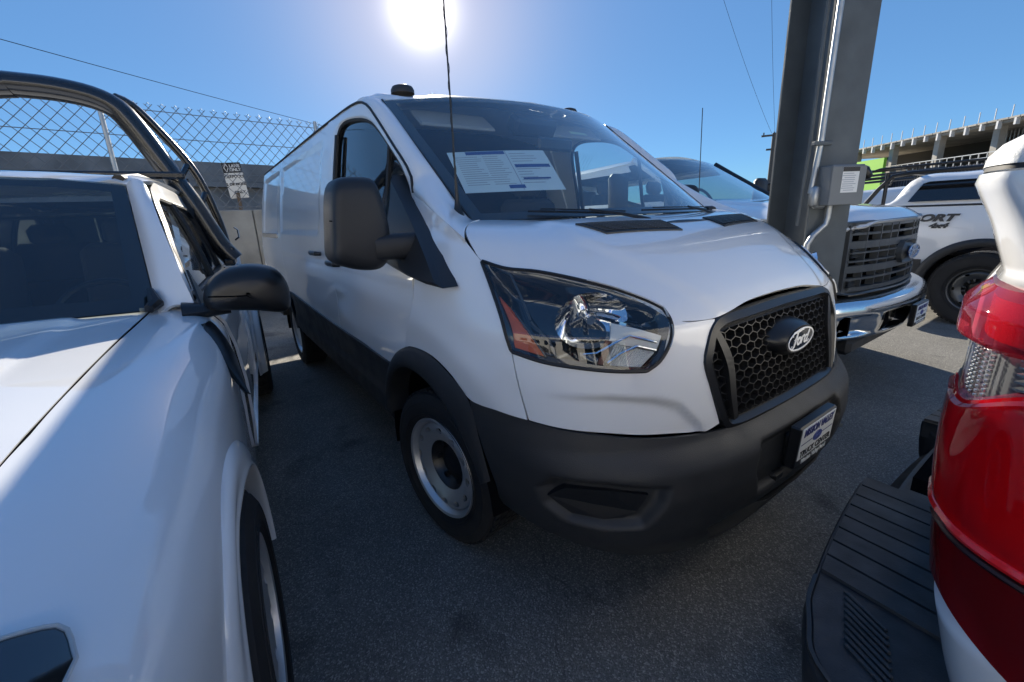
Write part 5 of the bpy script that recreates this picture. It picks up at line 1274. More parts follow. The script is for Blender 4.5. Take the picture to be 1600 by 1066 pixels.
# ribs of the reversing light: vertical faceted strip at the corner, horizontal blades along the flank
ic = idx(.0)
for k in range(8):
    z0 = 1.128 + .0105 * k
    mb = MB(); pts = [rp(j, z0, -.012) for j in range(ic + 6, iL1)]
    ribbon(mb, RT(pts), .016, .003, (0, 0, 1)); mb.build('reflector_blade', CLEARREF, lamp)
for k in range(5):
    mb = MB(); j = ic - 7 + k * 2
    for q in range(12):
        z0 = 1.118 + .0075 * q; p = rp(j, z0, -.010); mb.box(RT([p])[0], (.006, .006, .0055), Matrix.Rotation(.6 + k * .1, 3, 'Z'), bev=.0012)
    o = mb.build('reflector_strip', CLEARREF, lamp); o['kind'] = 'stuff'
# bright red edge of the light guide along the kink, dark groove under it
mb = MB(); mb.tube(RT([rp(j, kink((j - iL0) / (iL1 - iL0)) + .012, .003) for j in range(iL0 + 5, iL1)]), .010, 8); mb.build('light_guide', mat('red_light_guide', (.90, .008, .010), .12, coat=1.), lamp, True)
mb = MB(); mb.tube(RT([rp(j, kink((j - iL0) / (iL1 - iL0)) - .006, .003) for j in range(ic - 4, iL1)]), .007, 8); mb.build('lens_groove', mat('lamp_groove', (.025, .004, .006), .3), lamp, True)
# ---- step bumper
def xe(y): t = (y - .24) / .99; return 1.25 + .105 * t * t
bump_rt = empty('step_bumper', (0, 0, 0), 0, rt)
PADM = mat('step_pad_plastic', (.038, .039, .041), .55, bump=(300, .5, 3), wear=(12, .2), var=(16, .3))
CORN = [(xe(-.70), -.70), (1.372, -.765), (1.40, -.83), (1.45, -.872), (1.53, -.892), (1.66, -.895)]
def bump_outline(z_off=0.):
    left = [(xe(y), y) for y in np.linspace(.24, -.66, 14)] + CORN; return spl([(x, y, 0) for x, y in left], 50)[:, :2]
ol = bump_outline(); ol = np.concatenate([np.array([(xe(y), y) for y in np.linspace(.24, -.07, 12)]), np.array([(xe(y), y) for y in np.linspace(-.078, -.115, 8)]), ol[ol[:, 1] < -.12]])
rows = []
for dz, o_ in ((.575, .014), (.565, .002), (.545, 0.), (.48, .004), (.42, .016), (.38, .04)):
    rows.append([(x + o_ * .8, y + o_ * .5 * (1 if y < -.6 else 0), dz) for x, y in ol])
P = np.array(rows); Pm = P[:, ::-1] * np.array((1, -1, 1)) + np.array((0, .48, 0)); P = np.concatenate([Pm, P[:, 1:]], 1); wc = sstep((.335 - np.abs(P[..., 1] - .24)) / .012); P[..., 0] += .075 * wc * sstep((P[..., 2] - .40) / .08); P[..., 2] = np.where(wc > .5, np.minimum(P[..., 2], .515), P[..., 2]); P = P - np.array((1.5, .24, 0)); grid_obj('bumper_shell', P, BLACKPL, bump_rt, 0, False, 0)
# top deck under the treads
mb = MB()
for s in (1, -1):
    a = [((x + .006) - 1.5, s * (y - .24), .5725) for x, y in ol if y <= -.06]; b = [(1.75 - 1.5, a[-1][1], .5725), (1.75 - 1.5, a[0][1], .5725)]
    mb.add(a + b, [tuple(range(len(a) + 2))])
mb.build('bumper_deck', PADM, bump_rt)['kind'] = 'stuff'
a = [((x + .080) - 1.5, y - .24, .505) for x, y in ol if y > -.085]; a = [(p[0], -p[1], p[2]) for p in a] + a[::-1][:0] + [p for p in a[::-1]]; a = sorted({(round(p[0], 4), round(p[1], 4), p[2]) for p in a}, key=lambda p: p[1]); mb = MB(); mb.prism(a + [(.30, a[-1][1], .505), (.30, a[0][1], .505)], (0, 0, .006)); mb.build('centre_step', PADM, bump_rt)
for s in (1, -1):
    mb = MB(); mb.prism([(xe(-.085) - 1.5 + .008, s * .330, .50), (.25, s * .330, .50), (.25, s * .330, .573), (xe(-.085) - 1.5 + .008, s * .330, .573)], (0, s * .012, 0)); mb.build('step_riser', PADM, bump_rt)
for s in (1, -1):
    ys = np.linspace(-.075, -.60, 9)
    for k in range(8):
        ya, yb = ys[k], ys[k + 1] + .008
        mb = MB(); V = [(xe(ya) + .012, ya), (xe(yb) + .012, yb), (1.60, yb - .02), (1.60, ya - .02)]
        mb.prism([(x - 1.5, s * (y - .24), .574) for x, y in V], (0, 0, .009)); mb.build('step_tread', PADM, bump_rt)
    for k in range(9):      # slanted grip ribs on the corner
        y0 = -.64 - .018 * k; mb = MB(); mb.box((1.435 - 1.5 + .006 * k, s * (y0 - .24), .577), (.10, .008, .008), Matrix.Rotation(s * math.radians(-28), 3, 'Z'), bev=.002); mb.build('corner_rib', PADM, bump_rt)
    mb = MB(); V = [(x + .004, y + .004) for x, y in ol if y < -.60]; ribbon(mb, [(x - 1.5, s * (y - .24), .571) for x, y in V], .008, .008, (0, 0, 1)); mb.build('corner_lip', BLACKPL2, bump_rt, 40)
# rest of the truck: tailgate skin, wheel, cab further ahead
mb = MB(); mb.box((1.15, 0, .60), (1.6, 1.5, .30)); mb.build('underbody', DARK, rt)
wheel('wheel', rt, (1.25, -.90, .40), 0, tyre_r=.40, tyre_w=.26, rim_r=.24, side=-1, holes=8); wheel('wheel', rt, (1.25, .90, .40), 0, tyre_r=.40, tyre_w=.26, rim_r=.24, side=1, holes=8); wheel('wheel', rt, (4.95, -.90, .40), 0, tyre_r=.40, tyre_w=.26, rim_r=.24, side=-1, holes=8); wheel('wheel', rt, (4.95, .90, .40), 0, tyre_r=.40, tyre_w=.26, rim_r=.24, side=1, holes=8)
P = np.array([[(.12 + x, s_, z) for x in np.linspace(.75, 5.6, 30)] for s_, z in ((-1.05, .45), (-1.055, .8), (-1.05, 1.1), (-1.04, 1.3), (-1.01, 1.45))]); 
trimmed('flank', P, PAINT, rt, lambda c: math.hypot(c[0] - 1.25, c[2] - .42) < .50 or math.hypot(c[0] - 4.95, c[2] - .42) < .50)
trimmed('flank', P * np.array((1, -1, 1)), PAINT, rt, lambda c: math.hypot(c[0] - 1.25, c[2] - .42) < .50 or math.hypot(c[0] - 4.95, c[2] - .42) < .50)
P = loft([[(x, y, z) for y, z in ((-1.0 * k, 1.40), (-.93 * k, 1.62), (-.80 * k, h_), (0, h_ + .05), (.80 * k, h_), (.93 * k, 1.62), (1.0 * k, 1.40))] for x, k, h_ in ((1.95, 1, 1.46), (2.15, 1, 1.86), (2.6, 1, 1.90), (3.5, 1, 1.88), (4.15, .98, 1.50), (4.4, .96, 1.40), (5.6, .9, 1.28))], 30, 50); grid_obj('cab', P, PAINT, rt, 0, not outward(P, (3.2, 0, 1.0)), 0)
mb = MB(); mb.box((.9, 0, .86), (1.9, 1.6, .03)); mb.build('bed_floor', DARK, rt)
# ================================================================== big pickup beyond the van (heading the van's way), own axes: x forward, y left, origin under the grille centre
f2 = empty('pickup_truck', (.60, 2.78, 0)); tag(f2, 'white heavy duty pickup with grey grille and chrome bumper, behind the steel column', 'pickup')
GREYGR = mat('grey_grille_paint', (.075, .08, .082), .38); CHROMEB = mat('bumper_chrome', (.78, .79, .80), .10, metal=1., wear=(5, .06))
def noseF(y, z): return -.20 * (abs(y) / 1.0) ** 2.2 - .08 * max(0, abs(y) - .7) - .04 * max(0, z - 1.0)
# hood and fenders
P = []
for x in np.linspace(0, -1.35, 24):
    P.append([(x + noseF(y, 1.3) * (1 + x / 1.35 * .6) + .02, y, 1.325 + .16 * (-x / 1.35) ** .8 - .07 * (abs(y) / 1.0) ** 4 - .055 * max(0, 1 + x / .10) + .02 * float(sstep((.62 - abs(y)) / .06))) for y in np.linspace(-.98, .98, 41)])
P = np.array(P); grid_obj('hood', P, PAINT, f2, .02, not outward(P, (-.6, 0, .6)), 0)
for s in (-1, 1):
    G = np.array([[(x, s * (np.interp(z, [.5, .8, 1.1, 1.25, 1.33], [.99, 1.015, 1.01, .99, .95]) - .12 * max(0, (x + .35) / .35) ** 2), z) for x in np.linspace(-.06, -1.9, 40) for z in [.5 + (min(1.42, 1.22 + .16 * (-x / 1.35)) - .5) * tz]] for tz in np.linspace(0, 1, 24)])
    G[..., 0] += np.where(G[..., 0] > -.4, noseF(.95, 1.1), 0) * .0
    G[..., 0] -= .22 * np.clip((G[..., 0] + .5) / .5, 0, 1)
    trimmed('front_fender', G, PAINT, f2, lambda c: math.hypot(c[0] + 1.02, c[2] - .45) < .52)
    wheel('wheel', f2, (-1.02, s * .88, .42), 0, tyre_r=.42, tyre_w=.27, rim_r=.24, side=s, holes=8)
    wheel('wheel', f2, (-5.0, s * .88, .42), 0, tyre_r=.42, tyre_w=.27, rim_r=.24, side=s, holes=8)
    G = np.array([[(x, s * np.interp(z, [.5, .8, 1.1, 1.3, 1.46], [.99, 1.015, 1.01, .99, .965]), z) for x in np.linspace(-1.9, -6.1, 40)] for z in np.linspace(.5, 1.46, 20)]); trimmed('flank', G, PAINT, f2, lambda c: math.hypot(c[0] + 5.0, c[2] - .45) < .5)
    # mirror
    mb = MB(); mb.box((-1.75, s * 1.28, 1.58), (.10, .22, .34), bev=.035); mb.tube([(-1.75, s * .95, 1.45), (-1.75, s * 1.2, 1.50)], .03, 8); mb.build('door_mirror', BLACKPL, f2, 50)
# grille shell
gl_ = [(-.80, 1.29), (-.40, 1.30), (0, 1.302), (.40, 1.30), (.80, 1.29), (.86, 1.20), (.86, .92), (.82, .80), (.40, .775), (0, .77), (-.40, .775), (-.82, .80), (-.86, .92), (-.86, 1.20)]
pts = spl([(a, b, 0) for a, b in gl_ + [gl_[0]]], 81)[:80, :2]
g_back = [(noseF(y, z) - .09, y, z) for y, z in pts]
gr = mesh_obj('grille', g_back, [tuple(range(80))], DARK, f2, False)
def fr(k, x): return [(noseF(y, z) + x, y * k, 1.035 + (z - 1.035) * k) for y, z in pts]
mb = MB(); rows = [fr(1.0, -.09), fr(1.0, .0), fr(.975, .018), fr(.93, .012), fr(.92, -.08)]
mb.add(sum(rows, []), [(a * 80 + i, a * 80 + (i + 1) % 80, a * 80 + 80 + (i + 1) % 80, a * 80 + 80 + i) for a in range(4) for i in range(80)]); mb.build('grille_surround', GREYGR, gr, 40)
def gbar(y0, z0, y1, z1, w, x=.004, h_=.05):
    mb = MB(); P3 = [Vector((noseF(y0 + (y1 - y0) * t, z0) + x - h_, y0 + (y1 - y0) * t, z0 + (z1 - z0) * t)) for t in np.linspace(0, 1, 12)]; ribbon(mb, P3, w, h_, (1, 0, 0)); mb.build('grille_bar', GREYGR, gr)
for z in (1.205, 1.130, .960, .890): gbar(-.78, z, .78, z, .016 if z in (1.205, .890) else .050)
for z in (1.075, 1.015): gbar(-.76, z, .76, z, .012)
for y in (-.76, -.60, -.44, -.30, -.18, .18, .30, .44, .60, .76):
    gbar(y, .81, y, 1.265, .055 if abs(y) > .7 else .014, -.002)
gbar(-.78, 1.265, .78, 1.265, .03); gbar(-.78, .815, .78, .815, .03)
for s in (-1, 1):
    for z in (1.245, 1.075, .85):   # meshed end pockets
        for k in range(6):
            mb = MB(); mb.box((noseF(.66, z) - .02, s * .68, z - .03 + .012 * k), (.02, .15, .004)); mb.build('pocket_mesh', GREYGR, gr)
mb = MB(); mb.box((.01, 0, 1.045), (.08, .34, .165), bev=.06); bm_ = mb.build('badge_mount', GREYGR, f2, 50)
ford_oval(bm_, frame_mat((.058, 0, 1.045), (0, 1, 0), (0.03, 0, 1)), .135, .058, BADGEBLUE, mat('badge_chrome', (.8, .81, .83), .12, metal=1.), h=.004)
for s in (-1, 1):   # headlights beside the grille
    P = np.array([[(noseF(y, z) - .02 - .05 * (abs(y) - .86), s * y, z) for y in np.linspace(.865, .99, 6)] for z in np.linspace(.82, 1.27, 10)]); hl2 = grid_obj('headlight', P, mat('lamp_body_grey', (.35, .36, .37), .15, metal=.6), f2, .02, not outward(P, (-.6, 0, 1)), 0); V, F = grid_geo(P + np.array((.008, 0, 0)), 0, not outward(P, (-.6, 0, 1))); mesh_obj('lens', V, F, CLEARLENS, hl2, True)
# chrome bumper
P = loft([[(noseF(y * .97, .7) - .02, y, .765), (noseF(y * .97, .7) + .10, y, .745), (noseF(y * .97, .7) + .125, y, .69), (noseF(y * .97, .7) + .115, y, .55), (noseF(y * .97, .7) + .08, y, .47), (noseF(y * .97, .7) - .02, y, .455)] for y in np.linspace(-1.02, 1.02, 41)], 40)
pocket = np.zeros(P.shape[:2])
for (a, b) in ((-.92, -.62), (-.50, -.12), (.12, .50), (.62, .92)): pocket = np.maximum(pocket, sstep((P[..., 1] - a) / .035) * sstep((b - P[..., 1]) / .035) * sstep((P[..., 2] - .495) / .025) * sstep((.655 - P[..., 2]) / .025))
P = P - np.stack([pocket * .055, 0 * pocket, 0 * pocket], -1); grid_obj('chrome_bumper', P, CHROMEB, f2, 0, not outward(P, (-.6, 0, .6)), 0)
for (a, b) in ((-.88, -.66), (-.46, -.16), (.16, .46), (.66, .88)):
    mb = MB(); mb.box((noseF((a + b) / 2 * .97, .7) + .064, (a + b) / 2, .575), (.012, b - a, .115), Matrix.Rotation(-.33 * (a + b) / 2, 3, 'Z'), bev=.004); mb.build('bumper_pocket', DARK, f2)
mb = MB(); mb.box((-.22, 0, .40), (.40, 1.5, .12), bev=.03); mb.build('air_dam', BLACKPL, f2)
dealer_plate(f2, frame_mat((.175, 0, .575), (0, 1, 0), (0.02, 0, 1)), .32, .17)
# cab
def wF(y, s): return np.array((-1.30 - .72 * s + .16 * (1 - (y / .8) ** 2) * (1 - .5 * s), y * (1 - .10 * s), 1.47 + .44 * s + .03 * (1 - (y / .8) ** 2) * s))
G = np.array([[wF(y, s) for y in np.linspace(-.80, .80, 25)] for s in np.linspace(0, 1, 12)]); grid_obj('windscreen', G, TINTED, f2, 0, False, 0)
P = loft([[(x, y * k, z) for y, z in ((.74, zs_), (.60, zr), (0, zr + .05), (-.60, zr), (-.74, zs_))] for x, k, zs_, zr in ((-2.02, 1, 1.905, 1.925), (-2.15, 1.03, 1.885, 1.93), (-2.8, 1.04, 1.845, 1.905), (-3.9, 1.04, 1.80, 1.86), (-4.1, 1.02, 1.74, 1.80))], 24, 24); grid_obj('roof', P, PAINT, f2, .03, not outward(P, (-3, 0, 1)), 0)
for s in (-1, 1):
    mb = MB(); mb.tube([wF(s * .815, q) for q in np.linspace(-.03, 1.02, 8)], [.03, .028, .026, .026, .026, .026, .028, .03], 8); mb.build('windscreen_pillar', PAINT if s < 0 else BLACKPL2, f2, True)
    cabF = lambda x, z: (x, s * np.interp(z, [1.44, 1.86], [.955, .79]), z)
    for x0, x1, x2, x3 in ((-1.55, -2.05, -2.72, -2.72), (-2.84, -2.84, -3.62, -3.70)):
        w_ = mesh_obj('side_window', [cabF(x0, 1.50), cabF(x1, 1.80), cabF(x2, 1.78), cabF(x3, 1.50)], [(0, 1, 2, 3)], SIDEGLASS, f2, False)
    for xa, xb in ((-2.72, -2.84), (-3.66, -4.12)):
        mesh_obj('door_pillar', [cabF(xa, 1.46), cabF(xa, 1.83), cabF(xb, 1.82), cabF(xb, 1.46)], [(0, 1, 2, 3)], PAINT, f2, False)
    mesh_obj('waist_panel', [cabF(-1.3, 1.44), cabF(-1.55, 1.50), cabF(-4.1, 1.50), cabF(-4.1, 1.44)], [(0, 1, 2, 3)], PAINT, f2, False); mesh_obj('cant_rail', [cabF(-2.0, 1.80), cabF(-2.06, 1.87), cabF(-4.1, 1.80), cabF(-4.1, 1.76)], [(0, 1, 2, 3)], PAINT, f2, False)
mb = MB(); mb.box((-1.55, 0, 1.42), (.5, 1.5, .08), bev=.03); mb.build('dashboard', DASH, f2)
mb = MB(); mb.tube([(-1.95 - .08 * math.sin(t), .42 + .19 * math.cos(t), 1.48 + .16 * math.sin(t)) for t in np.linspace(0, 2 * math.pi, 25)], .016, 6, cap=False); mb.build('steering_wheel', BLACKPL2, f2, True)
for y0 in (-.45, .45):
    mb = MB(); mb.box((-2.6, y0, 1.35), (.14, .5, .55), Matrix.Rotation(-.2, 3, 'Y'), bev=.05); mb.box((-2.68, y0, 1.70), (.1, .26, .16), Matrix.Rotation(-.2, 3, 'Y'), bev=.04); mb.build('seat', CLOTH, f2, 50)
mb = MB(); mb.prism([(-4.0, y_, z_) for y_, z_ in ((-.9, 1.3), (.9, 1.3), (.76, 1.74), (-.76, 1.74))], (-.03, 0, 0)); mb.build('cab_back', CLOTH, f2)
P = np.array([[(x, y, 1.875 + .02 * (1 - (y / .7) ** 2) - .045 * (-x - 2.1) / 1.9 * 1.4) for y in np.linspace(-.70, .70, 7)] for x in np.linspace(-2.05, -4.0, 6)]); grid_obj('headlining', P, CLOTH, f2, 0, False, 0)
for s in (-1, 1):
    mesh_obj('door_lining', [(-1.5, s * .93, 1.0), (-4.0, s * .93, 1.0), (-4.0, s * .93, 1.48), (-1.5, s * .93, 1.48)], [(0, 1, 2, 3)], DASH, f2, False)
mb = MB(); mb.box((-2.7, 0, .9), (2.8, 1.8, .5)); mb.box((-.9, 0, .85), (1.0, 1.2, .5)); mb.build('underbody', DARK, f2)
mb = MB(); mb.tube([(-1.22, -.86, 1.44), (-1.22, -.86, 1.50)], .012, 6); mb.tube([(-1.22, -.86, 1.48), (-1.24, -.86, 2.22)], .0035, 5); mb.build('aerial', BLACKPL2, f2)

# ================================================================== pickup across the aisle, side on, with SPORT 4x4 on its bed
s4 = empty('pickup_truck', (.70, 5.30, 0)); tag(s4, 'white lifted pickup with black wheel arch trim and lettering on its bed side', 'pickup')
# own axes: x forward, y left; its right flank (y = 0) faces the camera, origin under the rear axle
def fl4(x, z): return (x, np.interp(z, [.5, .75, 1.0, 1.2, 1.33], [.02, 0, -.006, .01, .03]), z)
G = np.array([[fl4(x, z) for x in np.linspace(-1.22, 1.05, 50)] for z in np.linspace(.56, 1.335, 34)])
trimmed('bed_side', G, PAINT, s4, lambda c: math.hypot(c[0], c[2] - .42) < .50)
G2 = np.array([[fl4(x, z) for x in np.linspace(1.06, 4.3, 30)] for z in np.linspace(.56, 1.30, 14)]); grid_obj('doors_and_fender', G2, PAINT, s4, 0, False, 0)
ar = np.linspace(-.1, math.pi + .1, 40); ringr = lambda R, y: [(R * math.cos(a), y, .42 + R * math.sin(a)) for a in ar]
V, F = grid_geo(np.array([ringr(.565, -.004), ringr(.555, -.022), ringr(.475, -.030), ringr(.468, .05)])); mesh_obj('wheel_arch_trim', V, F, BLACKPL, s4, True)
V, F = grid_geo(np.array([[(x, -.014, z) for x in np.linspace(-1.22, -.50, 10)] for z in (.56, .70, .735)])); mesh_obj('lower_cladding', V, F, BLACKPL, s4, True)
mb = MB(); mb.box((-.1, .08, 1.345), (2.3, .12, .022), bev=.008); mb.build('bed_rail_cap', BLACKPL, s4)
wheel('wheel', s4, (0, .13, .415), 0, tyre_r=.415, tyre_w=.28, rim_r=.235, side=-1, holes=6, rimmat=mat('grey_alloy', (.10, .105, .11), .35, metal=.7)); wheel('wheel', s4, (0, 1.75, .415), 0, tyre_r=.415, tyre_w=.28, rim_r=.235, side=1, holes=6); wheel('wheel', s4, (3.6, .13, .415), 0, tyre_r=.415, tyre_w=.28, rim_r=.235, side=-1, holes=6)
for k in range(6):
    for d in (-.16, .16):
        a = 2 * math.pi * k / 6 + d * .9; mb = MB(); mb.box((.155 * math.cos(a + d * .3), .055, .415 + .155 * math.sin(a + d * .3)), (.13, .02, .022), Matrix.Rotation(-a, 3, 'Y'), bev=.006); mb.build('wheel_spoke', mat('grey_alloy'), s4)
DEC = mat('decal_dark', (.03, .032, .036), .35)
text_mesh('decal', 'SPORT', .105, DEC, s4, frame_mat((-.52, -.0085, 1.205), (1, 0, 0), (0, 0, 1)), bold=.006, shear=.35, xscale=1.45)
text_mesh('decal', '4x4', .075, DEC, s4, frame_mat((-.42, -.0085, 1.120), (1, 0, 0), (0, 0, 1)), bold=.005, shear=.35, xscale=1.35)
mb = MB(); mb.box((-.05, 1.85, .95), (2.3, .04, .78)); mb.build('far_bed_side', PAINT, s4)
mb = MB(); mb.box((1.5, .95, .55), (5.4, 1.5, .25)); mb.box((-.1, .95, .80), (2.2, 1.7, .04)); mb.build('underbody', DARK, s4)
mb = MB(); mb.box((-1.24, .93, .95), (.05, 1.8, .72), bev=.01); mb.build('tailgate', PAINT, s4)
mb = MB(); mb.box((-1.38, .93, .58), (.20, 1.85, .16), bev=.04); mb.build('rear_bumper', CHROMEB, s4)
P = loft([[(x, y, z) for y, z in ((.04, 1.30), (.10, 1.52), (.26, h_), (.95, h_ + .04), (1.65, h_), (1.8, 1.52), (1.86, 1.30))] for x, h_ in ((1.06, 1.5), (1.2, 1.80), (2.2, 1.84), (2.9, 1.78), (3.4, 1.42), (4.3, 1.25))], 24, 30); grid_obj('cab', P, PAINT, s4, 0, not outward(P, (2.3, .95, 1.0)), 0)

# ================================================================== white sport utility behind it, with a black roof rack
sv = empty('utility_vehicle', (-1.1, 8.6, 0)); tag(sv, 'white vehicle with dark tinted side windows, seen above the lettered bed side', 'car')
P = loft([[(x, y, z) for y, z in ((0, .5), (-.01, 1.0), (.02, 1.36), (.16, h_ - .06), (.30, h_), (.95, h_ + .03), (1.6, h_), (1.75, 1.36), (1.78, .5))] for x, h_ in ((-.06, 1.36), (.02, 1.42), (.28, 1.78), (.9, 1.82), (2.2, 1.82), (2.8, 1.72), (3.3, 1.42), (4.4, 1.20))], 40, 50); grid_obj('body_shell', P, PAINT, sv, 0, not outward(P, (1.5, .9, .9)), 0)
yw = lambda z: np.interp(z, [1.36, 1.76], [.012, .155]) - .055
mesh_obj('side_window', [(x, yw(z), z) for x, z in ((.30, 1.385), (.44, 1.68), (.52, 1.71), (1.42, 1.71), (1.42, 1.385))], [(0, 1, 2, 3, 4)], GLOSSBLK, sv, False)
mesh_obj('side_window', [(x, yw(z), z) for x, z in ((1.50, 1.385), (1.50, 1.71), (2.45, 1.70), (2.75, 1.40))], [(0, 1, 2, 3)], GLOSSBLK, sv, False)
wheel('wheel', sv, (.6, .12, .36), 0, tyre_r=.36, tyre_w=.22, rim_r=.22, side=-1, holes=8); wheel('wheel', sv, (3.5, .12, .36), 0, tyre_r=.36, tyre_w=.22, rim_r=.22, side=-1, holes=8)
rk = empty('ladder_rack', (-1.1, 8.3, 0)); tag(rk, 'black tubular ladder rack standing above the white vehicles at the right', 'rack')
RKM = mat('black_rack_paint', (.012, .012, .013), .4)
for y in (0.05, 1.9):
    mb = MB(); mb.tube([(-.35, y, 1.20), (-.08, y, 1.62), (.10, y, 1.83), (.35, y, 1.86), (5.5, y, 1.90)], .035, 8); mb.build('rack_rail', RKM, rk, True)
    mb = MB(); mb.tube([(-.42, y, 1.72), (-.36, y, 1.88), (-.1, y, 1.96), (5.5, y, 2.02)], .02, 8); mb.build('upper_rail', RKM, rk, True)
    for x in (.02, 1.9, 3.8):
        mb = MB(); mb.tube([(x, y, 1.35), (x, y, 1.88)], .03, 8); mb.build('rack_post', RKM, rk, True)
for x in (.25, 1.4, 2.6, 3.8):
    mb = MB(); mb.tube([(x, .05, 1.87), (x, 1.9, 1.87)], .03, 8); mb.build('cross_bar', RKM, rk, True)
# a second white roof left of it and its rack
c2 = empty('parked_car', (-3.2, 11.5, 0)); tag(c2, 'white parked car whose roof and dark glass show beside the steel box', 'car')
P = loft([[(x, y, z) for y, z in ((0, .4), (-.01, .95), (.03, 1.18), (.22, h_ - .04), (.35, h_), (.9, h_ + .02), (1.45, h_), (1.75, 1.18), (1.78, .4))] for x, h_ in ((-.9, 1.2), (-.4, 1.24), (.3, 1.62), (.8, 1.68), (2.0, 1.66), (2.8, 1.28), (3.8, 1.1))], 40, 40); grid_obj('body_shell', P, PAINT, c2, 0, not outward(P, (1.5, .9, .8)), 0)
yw2 = lambda z: np.interp(z, [1.18, 1.62], [.03, .215]) - .02
mesh_obj('side_window', [(x, yw2(z), z) for x, z in ((-.10, 1.22), (.32, 1.54), (.95, 1.57), (.95, 1.22))], [(0, 1, 2, 3)], GLOSSBLK, c2, False); mesh_obj('side_window', [(x, yw2(z), z) for x, z in ((1.02, 1.22), (1.02, 1.57), (1.95, 1.55), (2.5, 1.24))], [(0, 1, 2, 3)], GLOSSBLK, c2, False)
for x in (-.1, 2.7): wheel('wheel', c2, (x, .12, .34), 0, tyre_r=.34, tyre_w=.21, rim_r=.21, side=-1, holes=8)
r2 = empty('ladder_rack', (-3.2, 11.0, 0)); tag(r2, 'thin black rack of parallel bars just right of the steel box', 'rack')
for y in (0, 1.6):
    for z in (1.82, 1.98):
        mb = MB(); mb.tube([(-1.2, y, z), (2.0, y, z + .12)], .03, 8); mb.build('rack_rail', RKM, r2, True)
    for x in (-1.1, .4, 1.9):
        mb = MB(); mb.tube([(x, y, 1.3), (x, y, 2.0 + .04 * x)], .03, 8); mb.build('rack_post', RKM, r2, True)
for x in (-1.0, .5, 1.8):
    mb = MB(); mb.tube([(x, 0, 1.9 + .03 * x), (x, 1.6, 1.9 + .03 * x)], .025, 8); mb.build('cross_bar', RKM, r2, True)
# ================================================================== steel column with conduit and switch box
STEEL = mat('painted_steel_grey', (.088, .102, .11), .5, var=(7, .16), bump=(90, .15, 4), wear=(6, .2)); GALV = mat('galvanised_conduit', (.42, .44, .45), .35, metal=.85, wear=(20, .2))
NC = Vector((.48, 1.30, 0)); ER = Vector((.481, .874, 0)).normalized(); NR = Vector((.874, -.481, 0)).normalized()
W_, D_, T_ = .265, .36, .018
sc = empty('steel_column', NC); tag(sc, 'grey painted steel H column with conduit, rising beside the van', 'column')
def cp(a, n, z): v = ER * a + NR * n; return Vector((v.x, v.y, z))
Rz = Matrix(((ER.x, NR.x, 0), (ER.y, NR.y, 0), (0, 0, 1)))
ZT = 6.5
for nm, n_ in (('flange', -T_ / 2), ('flange', -D_ + T_ / 2)):
    mb = MB(); mb.box(cp(W_ / 2, n_, ZT / 2), (W_, T_, ZT), Rz, bev=.003); mb.build(nm, STEEL, sc)
mb = MB(); mb.box(cp(W_ / 2, -D_ / 2, ZT / 2), (.014, D_ - 2 * T_, ZT), Rz); mb.build('web', STEEL, sc)
mb = MB(); mb.box(cp(W_ / 2, -D_ / 2, .015), (.46, .56, .03), Rz, bev=.004); mb.build('base_plate', STEEL, sc)
for a in (-.05, W_ + .05):
    for n_ in (.06, -D_ - .06):
        mb = MB(); mb.lathe([(.001, .075), (.016, .075), (.018, .03)], 6, 'z', tuple(cp(a, n_, 0))); mb.build('anchor_bolt', GALV, sc)
mb = MB(); mb.tube([cp(-.022, .02, 1.48), cp(.0, .022, 1.75), cp(.008, .022, 2.45), cp(.01, .022, ZT)], .0155, 12); mb.build('conduit', GALV, sc, True)
mb = MB(); mb.tube([cp(-.05, -.02, 1.30), cp(-.03, -.02, 1.75), cp(-.02, -.02, ZT)], .010, 8); mb.build('thin_conduit', STEEL, sc, True)
mb = MB(); mb.tube([cp(.095, .035, 1.42), cp(.094, .035, 1.34), cp(.085, .035, 1.30), cp(.02, .03, 1.24), cp(-.006, .028, 1.19), cp(-.012, .025, 1.10), cp(-.012, .02, .10)], .0165, 12); mb.build('conduit_bend', GALV, sc, True)
mb = MB(); mb.box(cp(.0, .03, 1.745), (.11, .03, .022), Rz, bev=.004); mb.build('strut_clamp', STEEL, sc)
mb = MB(); mb.box(cp(-.005, .035, 1.462), (.055, .055, .115), Rz, bev=.012); mb.tube([cp(.0, .035, 1.415), cp(.05, .035, 1.413)], .022, 10); mb.build('conduit_body', GALV, sc, 50)
BOXM = mat('switch_box_grey', (.15, .165, .175), .42, var=(9, .06))
sbx = empty('switch_box', tuple(NC + cp(.105, 0, 1.40))); tag(sbx, 'grey electrical switch box with a white warning label on the steel column', 'switch box')
o_ = cp(.105, 0, 1.40)
def cb(a, n, z): return cp(a, n, z) - o_
mb = MB(); mb.box(cb(.105, .064, 1.515), (.20, .12, .215), Rz, bev=.006); mb.build('enclosure', BOXM, sbx)
mb = MB(); mb.box(cb(.105, .127, 1.512), (.206, .006, .205), Rz, bev=.002); mb.build('cover', BOXM, sbx)
mb = MB(); mb.box(cb(.113, .1308, 1.542), (.10, .0012, .135), Rz); lb = mb.build('warning_label', mat('label_paper', (.72, .73, .72), .5), sbx)
mb = MB(); mb.box(cb(.113, .1320, 1.597), (.10, .001, .024), Rz); mb.build('label_header', LETTERBLK, lb)
for k in range(9):
    mb = MB(); mb.box(cb(.10 + .004 * (k % 3), .1318, 1.575 - .011 * k), (.062 + .018 * (k % 2), .001, .0032), Rz); mb.build('label_line', INKG, lb)
mb = MB(); mb.tube([cb(.215, .06, 1.50), cb(.235, .06, 1.515), cb(.255, .06, 1.545)], .012, 8); mb.box(cb(.278, .06, 1.580), (.045, .035, .075), Rz @ Matrix.Rotation(math.radians(-35), 3, 'Y').to_3x3(), bev=.012); mb.build('switch_handle', BLACKPL2, sbx, 50)
